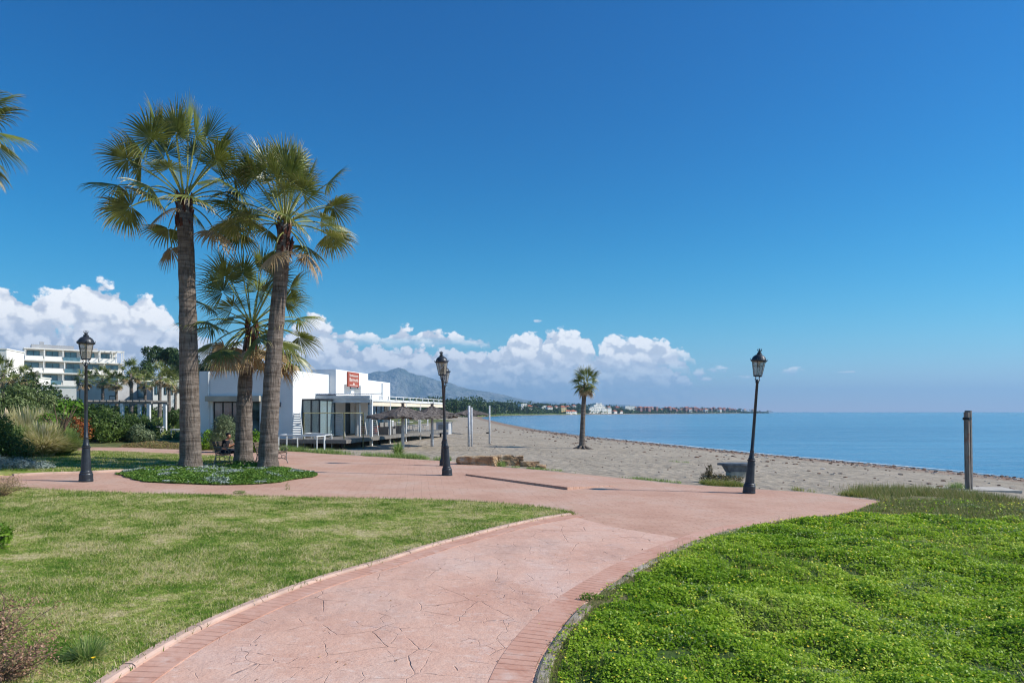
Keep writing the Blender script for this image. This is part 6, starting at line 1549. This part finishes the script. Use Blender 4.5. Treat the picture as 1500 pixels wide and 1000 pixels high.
for s, n_ in ((1, 'l'), (-1, 'r')):
    P.update({n_ + 'ear': ((.15, s * .088, 1.075), .014), n_ + 'sh': ((.06, s * .155, .875), .055), n_ + 'ua': ((.075, s * .205, .76), .045), n_ + 'el': ((.09, s * .225, .655), .038), n_ + 'fa': ((.21, s * .16, .70), .033), n_ + 'wr': ((.31, s * .085, .745), .024), n_ + 'pm': ((.355, s * .06, .765), (.032, .017)),
              n_ + 'hp': ((.02, s * .09, .515), .085), n_ + 'th': ((.22, s * .11, .53), .072), n_ + 'kn': ((.43, s * .12, .52), .055), n_ + 'ca': ((.45, s * .12, .33), .05), n_ + 'an': ((.44, s * .12, .09), .035), n_ + 'he': ((.44, s * .12, .045), .035), n_ + 'to': ((.58, s * .135, .03), .03)})
    E += [('h1', n_ + 'ear'), ('ch', n_ + 'sh'), (n_ + 'sh', n_ + 'ua'), (n_ + 'ua', n_ + 'el'), (n_ + 'el', n_ + 'fa'), (n_ + 'fa', n_ + 'wr'), (n_ + 'wr', n_ + 'pm'), ('pel', n_ + 'hp'), (n_ + 'hp', n_ + 'th'), (n_ + 'th', n_ + 'kn'), (n_ + 'kn', n_ + 'ca'), (n_ + 'ca', n_ + 'an'), (n_ + 'an', n_ + 'he'), (n_ + 'he', n_ + 'to')]
    for f in range(4):
        b0 = (.378, s * (.062 - .0), .752 + f * .017); ln = (.8, 1, .95, .8)[f]
        P[n_ + 'f%da' % f] = ((b0[0] + .012, b0[1] - s * .004, b0[2]), .009); P[n_ + 'f%db' % f] = ((b0[0] + .035 * ln, b0[1] - s * .022, b0[2] + .006), .008); P[n_ + 'f%dc' % f] = ((b0[0] + .038 * ln, b0[1] - s * .045, b0[2] + .01), .007)
        E += [(n_ + 'pm', n_ + 'f%da' % f), (n_ + 'f%da' % f, n_ + 'f%db' % f), (n_ + 'f%db' % f, n_ + 'f%dc' % f)]
    P[n_ + 't1'] = ((.345, s * .045, .80), .011); P[n_ + 't2'] = ((.362, s * .022, .815), .008); E += [(n_ + 'pm', n_ + 't1'), (n_ + 't1', n_ + 't2')]
skinned('body', (P, E), M_SKIN, per)
g = lambda k, d=.014: (P[k][0], tuple(v_ + d for v_ in (P[k][1] if isinstance(P[k][1], tuple) else (P[k][1],) * 2)))
S = {k: g(k) for k in ('pel', 'sp', 'ch')}; S['nk'] = ((.07, 0, .91), .075); Es = [('pel', 'sp'), ('sp', 'ch'), ('ch', 'nk')]
for n_ in 'lr':
    for k in ('sh', 'ua'): S[n_ + k] = g(n_ + k, .016)
    Es += [('ch', n_ + 'sh'), (n_ + 'sh', n_ + 'ua')]
skinned('t_shirt', (S, Es), M_SHIRT, per)
S = {'pel': ((-.02, 0, .50), (.135, .11))}; Es = []
for n_ in 'lr':
    for k in ('hp', 'th', 'kn', 'ca'): S[n_ + k] = g(n_ + k, .014)
    x_, y_, z_ = P[n_ + 'an'][0]; S[n_ + 'hem'] = ((x_, y_, z_ + .03), .052)
    Es += [('pel', n_ + 'hp'), (n_ + 'hp', n_ + 'th'), (n_ + 'th', n_ + 'kn'), (n_ + 'kn', n_ + 'ca'), (n_ + 'ca', n_ + 'hem')]
skinned('trousers', (S, Es), M_TROU, per)
for n_ in 'lr':
    a, b = P[n_ + 'he'][0], P[n_ + 'to'][0]; skinned('shoe', ({'a': (a, .047), 'b': (((a[0] + b[0]) / 2, (a[1] + b[1]) / 2, .045), .043), 'c': (b, .036)}, [('a', 'b'), ('b', 'c')]), M_SHOE, per)
m = MB(); m.ball((.138, 0, 1.115), .098, 16, 12, .02, (1.0, .86, .82)); m.v = [(x, y, z) if not (x > .19 and z < 1.12) and z > 1.045 else (min(x, .17), y * .9, max(z, 1.05)) for x, y, z in m.v]; m.build('hair', M_HAIR, per, True)
m = MB(); [m.ball((.222, s * .03, 1.082), .009, 8, 6) for s in (-1, 1)]; m.build('eyes', M_EYE, per, True)
m = MB(); m.tube([(.226, -.02, 1.02), (.231, 0, 1.018), (.226, .02, 1.02)], .006, 5); m.build('mouth', stdmat('lips', rgb(160, 92, 80)), per)
ph = thing('phone', 'small black phone held up in the hands of the seated person', 'phone', (-10.41 + .385, 24.72, zb_(-10.41) + .80), 0)
m = MB(); m.box((0, 0, 0), (.009, .07, .14), 0, 1, 0, R(25)); m.build('case', M_SHIRT, ph)
# ------------------------------------------------------------------ light: sun and sky
SUN_EL = 39.0
SUND = Vector((math.cos(R(SUN_EL)), -0.035, math.sin(R(SUN_EL)))).normalized()   # towards the sun
sl = bpy.data.lights.new('sun', 'SUN'); sl.energy = 4.0; sl.angle = R(.53); sl.color = (1, .95, .87)
sun = bpy.data.objects.new('sun', sl); C.objects.link(sun)
sun.rotation_euler = SUND.to_track_quat('Z', 'Y').to_euler(); sun.location = (40, 0, 60)

world = bpy.data.worlds.new('World'); scn.world = world; world.use_nodes = True
W = NT.__new__(NT); W.t = world.node_tree; W.n = W.t.nodes; W.l = W.t.links
bg = W.n['Background']
sky = W.new('ShaderNodeTexSky', sky_type='NISHITA')
sky.sun_disc = False; sky.sun_elevation = R(SUN_EL)
sky.sun_rotation = math.atan2(SUND.x, SUND.y)
sky.altitude = 0; sky.air_density = 1.0; sky.dust_density = .4; sky.ozone_density = 2.6
hs = W.new('ShaderNodeHueSaturation'); hs.inputs['Saturation'].default_value = SKYSAT; hs.inputs['Value'].default_value = SKYVAL; hs.inputs['Hue'].default_value = .5
W.link(sky.outputs[0], hs.inputs['Color'])
skycol = W.mix(hs.outputs[0], SKYTINT, 1.0, 'MULTIPLY')
# clouds: rows of cumulus given by direction (azimuth, elevation) on the sky
D = W.coord('Generated')
sx = W.new('ShaderNodeSeparateXYZ'); W.link(D, sx.inputs[0])
X, Y, Z = sx.outputs
u = W.math('MULTIPLY', W.math('ARCTAN2', X, Y), 1000)
v = W.math('MULTIPLY', W.math('ARCTAN2', Z, W.math('SQRT', W.math('ADD', W.math('MULTIPLY', X, X), W.math('MULTIPLY', Y, Y)))), 1000)
def uvpx(px, py):
    a = math.atan((px - 750) / 1000)
    return a * 1000, math.atan((603 - py) / 1000 * math.cos(a)) * 1000
def sstep(lo, hi, x):
    m = W.new('ShaderNodeMapRange', interpolation_type='SMOOTHSTEP')
    for s_, v_ in ((m.inputs['Value'], x), (m.inputs['From Min'], lo), (m.inputs['From Max'], hi)):
        if isinstance(v_, (int, float)): s_.default_value = v_
        else: W.link(v_, s_)
    return m.outputs['Result']
def profile(pts):
    st = []
    for px, py in pts:
        a, e = uvpx(px, py); st.append(((a + 720) / 1440, (max(0, e / 250),) * 3))
    un = W.math('DIVIDE', W.math('ADD', u, 720), 1440)
    r = W.new('ShaderNodeSeparateColor'); W.link(W.ramp(un, st), r.inputs[0])
    return W.math('MULTIPLY', r.outputs[0], 250)
def vec(a, b, c=0.0):
    k = W.new('ShaderNodeCombineXYZ')
    for s_, v_ in zip(k.inputs, (a, b, c)):
        if isinstance(v_, (int, float)): s_.default_value = v_
        else: W.link(v_, s_)
    return k.outputs[0]
def puff(uu, vv, scale, seed):
    p = vec(W.math('ADD', W.math('DIVIDE', uu, scale), seed * 7.3), W.math('DIVIDE', vv, scale * .8))
    n = W.new('ShaderNodeTexNoise', noise_dimensions='2D'); n.inputs['Scale'].default_value = .8; n.inputs['Detail'].default_value = 5; n.inputs['Roughness'].default_value = .55
    W.link(p, n.inputs['Vector'])
    q = W.new('ShaderNodeVectorMath', operation='MULTIPLY_ADD'); q.inputs[1].default_value = (.55, .55, 0); W.link(n.outputs['Color'], q.inputs[0]); W.link(p, q.inputs[2])
    vo = W.new('ShaderNodeTexVoronoi', feature='F1', voronoi_dimensions='2D'); vo.inputs['Scale'].default_value = 1.3; vo.inputs['Detail'].default_value = 2
    vo.inputs['Roughness'].default_value = .5
    W.link(q.outputs[0], vo.inputs['Vector'])
    dd = W.math('MULTIPLY', vo.outputs['Distance'], vo.outputs['Distance'])
    return W.math('ADD', W.math('MULTIPLY', n.outputs['Fac'], .8), W.math('MULTIPLY', W.math('SUBTRACT', .5, dd), .55))
elr = W.math('MAXIMUM', v, 0)
hz = W.math('MULTIPLY', W.math('EXPONENT', W.math('DIVIDE', elr, -HAZEW)), HAZEA)
hc = W.new('ShaderNodeCombineColor'); hc.inputs[1].default_value = HAZEC[1]; hc.inputs[2].default_value = HAZEC[2]
W.link(W.math('MULTIPLY', W.math('EXPONENT', W.math('DIVIDE', elr, -115.0)), HAZEC[0]), hc.inputs[0])
skycol = W.mix(skycol, hc.outputs[0], hz)
WHITE = (1.0, .985, .96); 
col = skycol
def row(col, prof, base, scale, amp, seed, grey, white, soft=5, opac=1.0, relief=5.0, bsoft=8):
    top = profile(prof)
    n1 = puff(u, v, scale, seed)
    hf = W.new('ShaderNodeTexNoise', noise_dimensions='2D'); hf.inputs['Scale'].default_value = 1; hf.inputs['Detail'].default_value = 5; hf.inputs['Roughness'].default_value = .6
    W.link(vec(W.math('DIVIDE', u, scale * .22), W.math('DIVIDE', v, scale * .18)), hf.inputs['Vector']); hfv = W.math('SUBTRACT', hf.outputs['Fac'], .5)
    n2 = puff(W.math('ADD', u, scale * .22), W.math('ADD', v, scale * .22), scale, seed)
    e = W.math('ADD', W.math('SUBTRACT', top, v), W.math('MULTIPLY', W.math('ADD', W.math('SUBTRACT', n1, .62), W.math('MULTIPLY', hfv, .7)), amp))
    nb = W.noise(vec(W.math('DIVIDE', u, 34), W.math('DIVIDE', v, 9), seed + 3), 1, 2)
    vb = W.math('ADD', W.math('SUBTRACT', v, base), W.math('MULTIPLY', W.math('SUBTRACT', nb, .5), 16))
    al = W.math('MULTIPLY', W.math('MULTIPLY', sstep(0, soft, e), sstep(-bsoft * 1.6, bsoft * 1.3, vb)), opac)
    h = W.math('DIVIDE', W.math('SUBTRACT', v, base), W.math('MAXIMUM', W.math('SUBTRACT', top, base), 8))
    rel = W.math('MULTIPLY', W.math('SUBTRACT', n1, n2), relief)
    b = W.math('ADD', W.math('ADD', W.math('MULTIPLY', sstep(-.35, .62, W.math('ADD', h, W.math('MULTIPLY', W.math('SUBTRACT', n1, .6), .8))), .8), .12), rel, clamp=True)
    edge = W.math('SUBTRACT', 1, sstep(0, 22, e))       # thin sunlit rims
    b = W.math('ADD', b, W.math('MULTIPLY', edge, .12), clamp=True)
    b = W.math('ADD', b, W.math('MULTIPLY', hfv, .75), clamp=True)
    c = W.mix(grey + (1,), white + (1,), W.math('ADD', W.math('MULTIPLY', b, .8), .2))
    return W.mix(col, c, al)
K = CLOUDK
def kc(r, g, b, s=1): c = rgb(r, g, b); return tuple(x * K * s for x in c[:3])
# far, low rows first
col = row(col, [(0, 500), (140, 492), (280, 500), (420, 520), (520, 532), (640, 540), (760, 538), (860, 548), (960, 550), (1010, 566), (1040, 600)], 14, 26, 16, 3.3, kc(160, 182, 208), kc(200, 214, 228), opac=.75, soft=8, relief=1.2)
col = row(col, [(0, 470), (90, 470), (160, 480), (280, 488), (360, 500), (440, 505), (520, 512), (600, 508), (690, 522), (760, 515), (850, 520), (930, 512), (1000, 532), (1022, 570), (1035, 600)], 34, 32, 22, 7.7, kc(158, 176, 200), kc(216, 225, 236), opac=.95, relief=1.6)
col = row(col, [(0, 446), (60, 452), (95, 470), (130, 452), (200, 462), (270, 470), (300, 490), (340, 500), (430, 470), (480, 478), (540, 500), (640, 500), (720, 510), (735, 500), (800, 496), (870, 505), (900, 498), (960, 500), (1005, 520), (1020, 560), (1030, 600)], 62, 40, 24, 1.9, kc(160, 174, 196), kc(230, 234, 241), relief=2)
col = row(col, [(0, 412), (22, 416), (38, 432), (60, 424), (90, 410), (120, 404), (150, 402), (172, 410), (195, 426), (222, 428), (243, 440), (262, 468), (280, 520), (300, 600), (410, 600), (432, 470), (452, 452), (478, 462), (505, 478), (530, 484), (560, 478), (590, 468), (625, 468), (650, 480), (690, 488), (716, 486), (724, 520), (730, 600)], 102, 50, 24, 5.1, kc(172, 182, 200), kc(248, 248, 248), relief=3.0, soft=5)
col = row(col, [(0, 600), (722, 600), (732, 500), (750, 486), (790, 478), (840, 480), (866, 488), (874, 520), (882, 494), (900, 482), (930, 480), (955, 486), (985, 500), (1010, 508), (1020, 530), (1030, 600)], 76, 42, 24, 9.4, kc(172, 184, 202), kc(248, 248, 248), relief=3.0, soft=5)
# small detached wisps
for (px, py, rx, ry, sd) in [(1052, 541, 17, 8, 1), (1024, 547, 10, 9, 2), (1092, 553, 12, 5, 3), (1162, 543, 20, 7, 4), (1035, 556, 10, 5, 5), (788, 470, 8, 3, 6), (1240, 545, 12, 2, 7)]:
    a, e = uvpx(px, py)
    du = W.math('DIVIDE', W.math('SUBTRACT', u, a), rx); dv = W.math('DIVIDE', W.math('SUBTRACT', v, e), ry)
    rr = W.math('ADD', W.math('MULTIPLY', du, du), W.math('MULTIPLY', dv, dv))
    n = W.noise(vec(W.math('DIVIDE', u, 14), W.math('DIVIDE', v, 7), sd * 3.7), 1, 5, .6)
    f = W.math('ADD', W.math('SUBTRACT', .9, rr), W.math('MULTIPLY', W.math('SUBTRACT', n, .55), 3.2))
    col = W.mix(col, W.mix(kc(170, 190, 215) + (1,), kc(244, 245, 247) + (1,), sstep(-.6, .5, dv)), W.math('MULTIPLY', sstep(0, .9, f), .8))
bg2 = W.new('ShaderNodeBackground'); W.link(col, bg2.inputs['Color']); bg2.inputs['Strength'].default_value = .1
W.link(skycol, bg.inputs['Color'])
band = W.math('MULTIPLY', W.math('MULTIPLY', W.math('GREATER_THAN', v, 0), W.math('LESS_THAN', v, 215)), W.math('MULTIPLY', W.math('GREATER_THAN', u, -900), W.math('LESS_THAN', u, 480)))
ms = W.new('ShaderNodeMixShader'); W.link(band, ms.inputs[0]); W.link(bg.outputs[0], ms.inputs[1]); W.link(bg2.outputs[0], ms.inputs[2])
W.link(ms.outputs[0], W.n['World Output'].inputs[0])
bg.inputs['Strength'].default_value = .1
world.cycles.sampling_method = 'MANUAL'; world.cycles.sample_map_resolution = 512
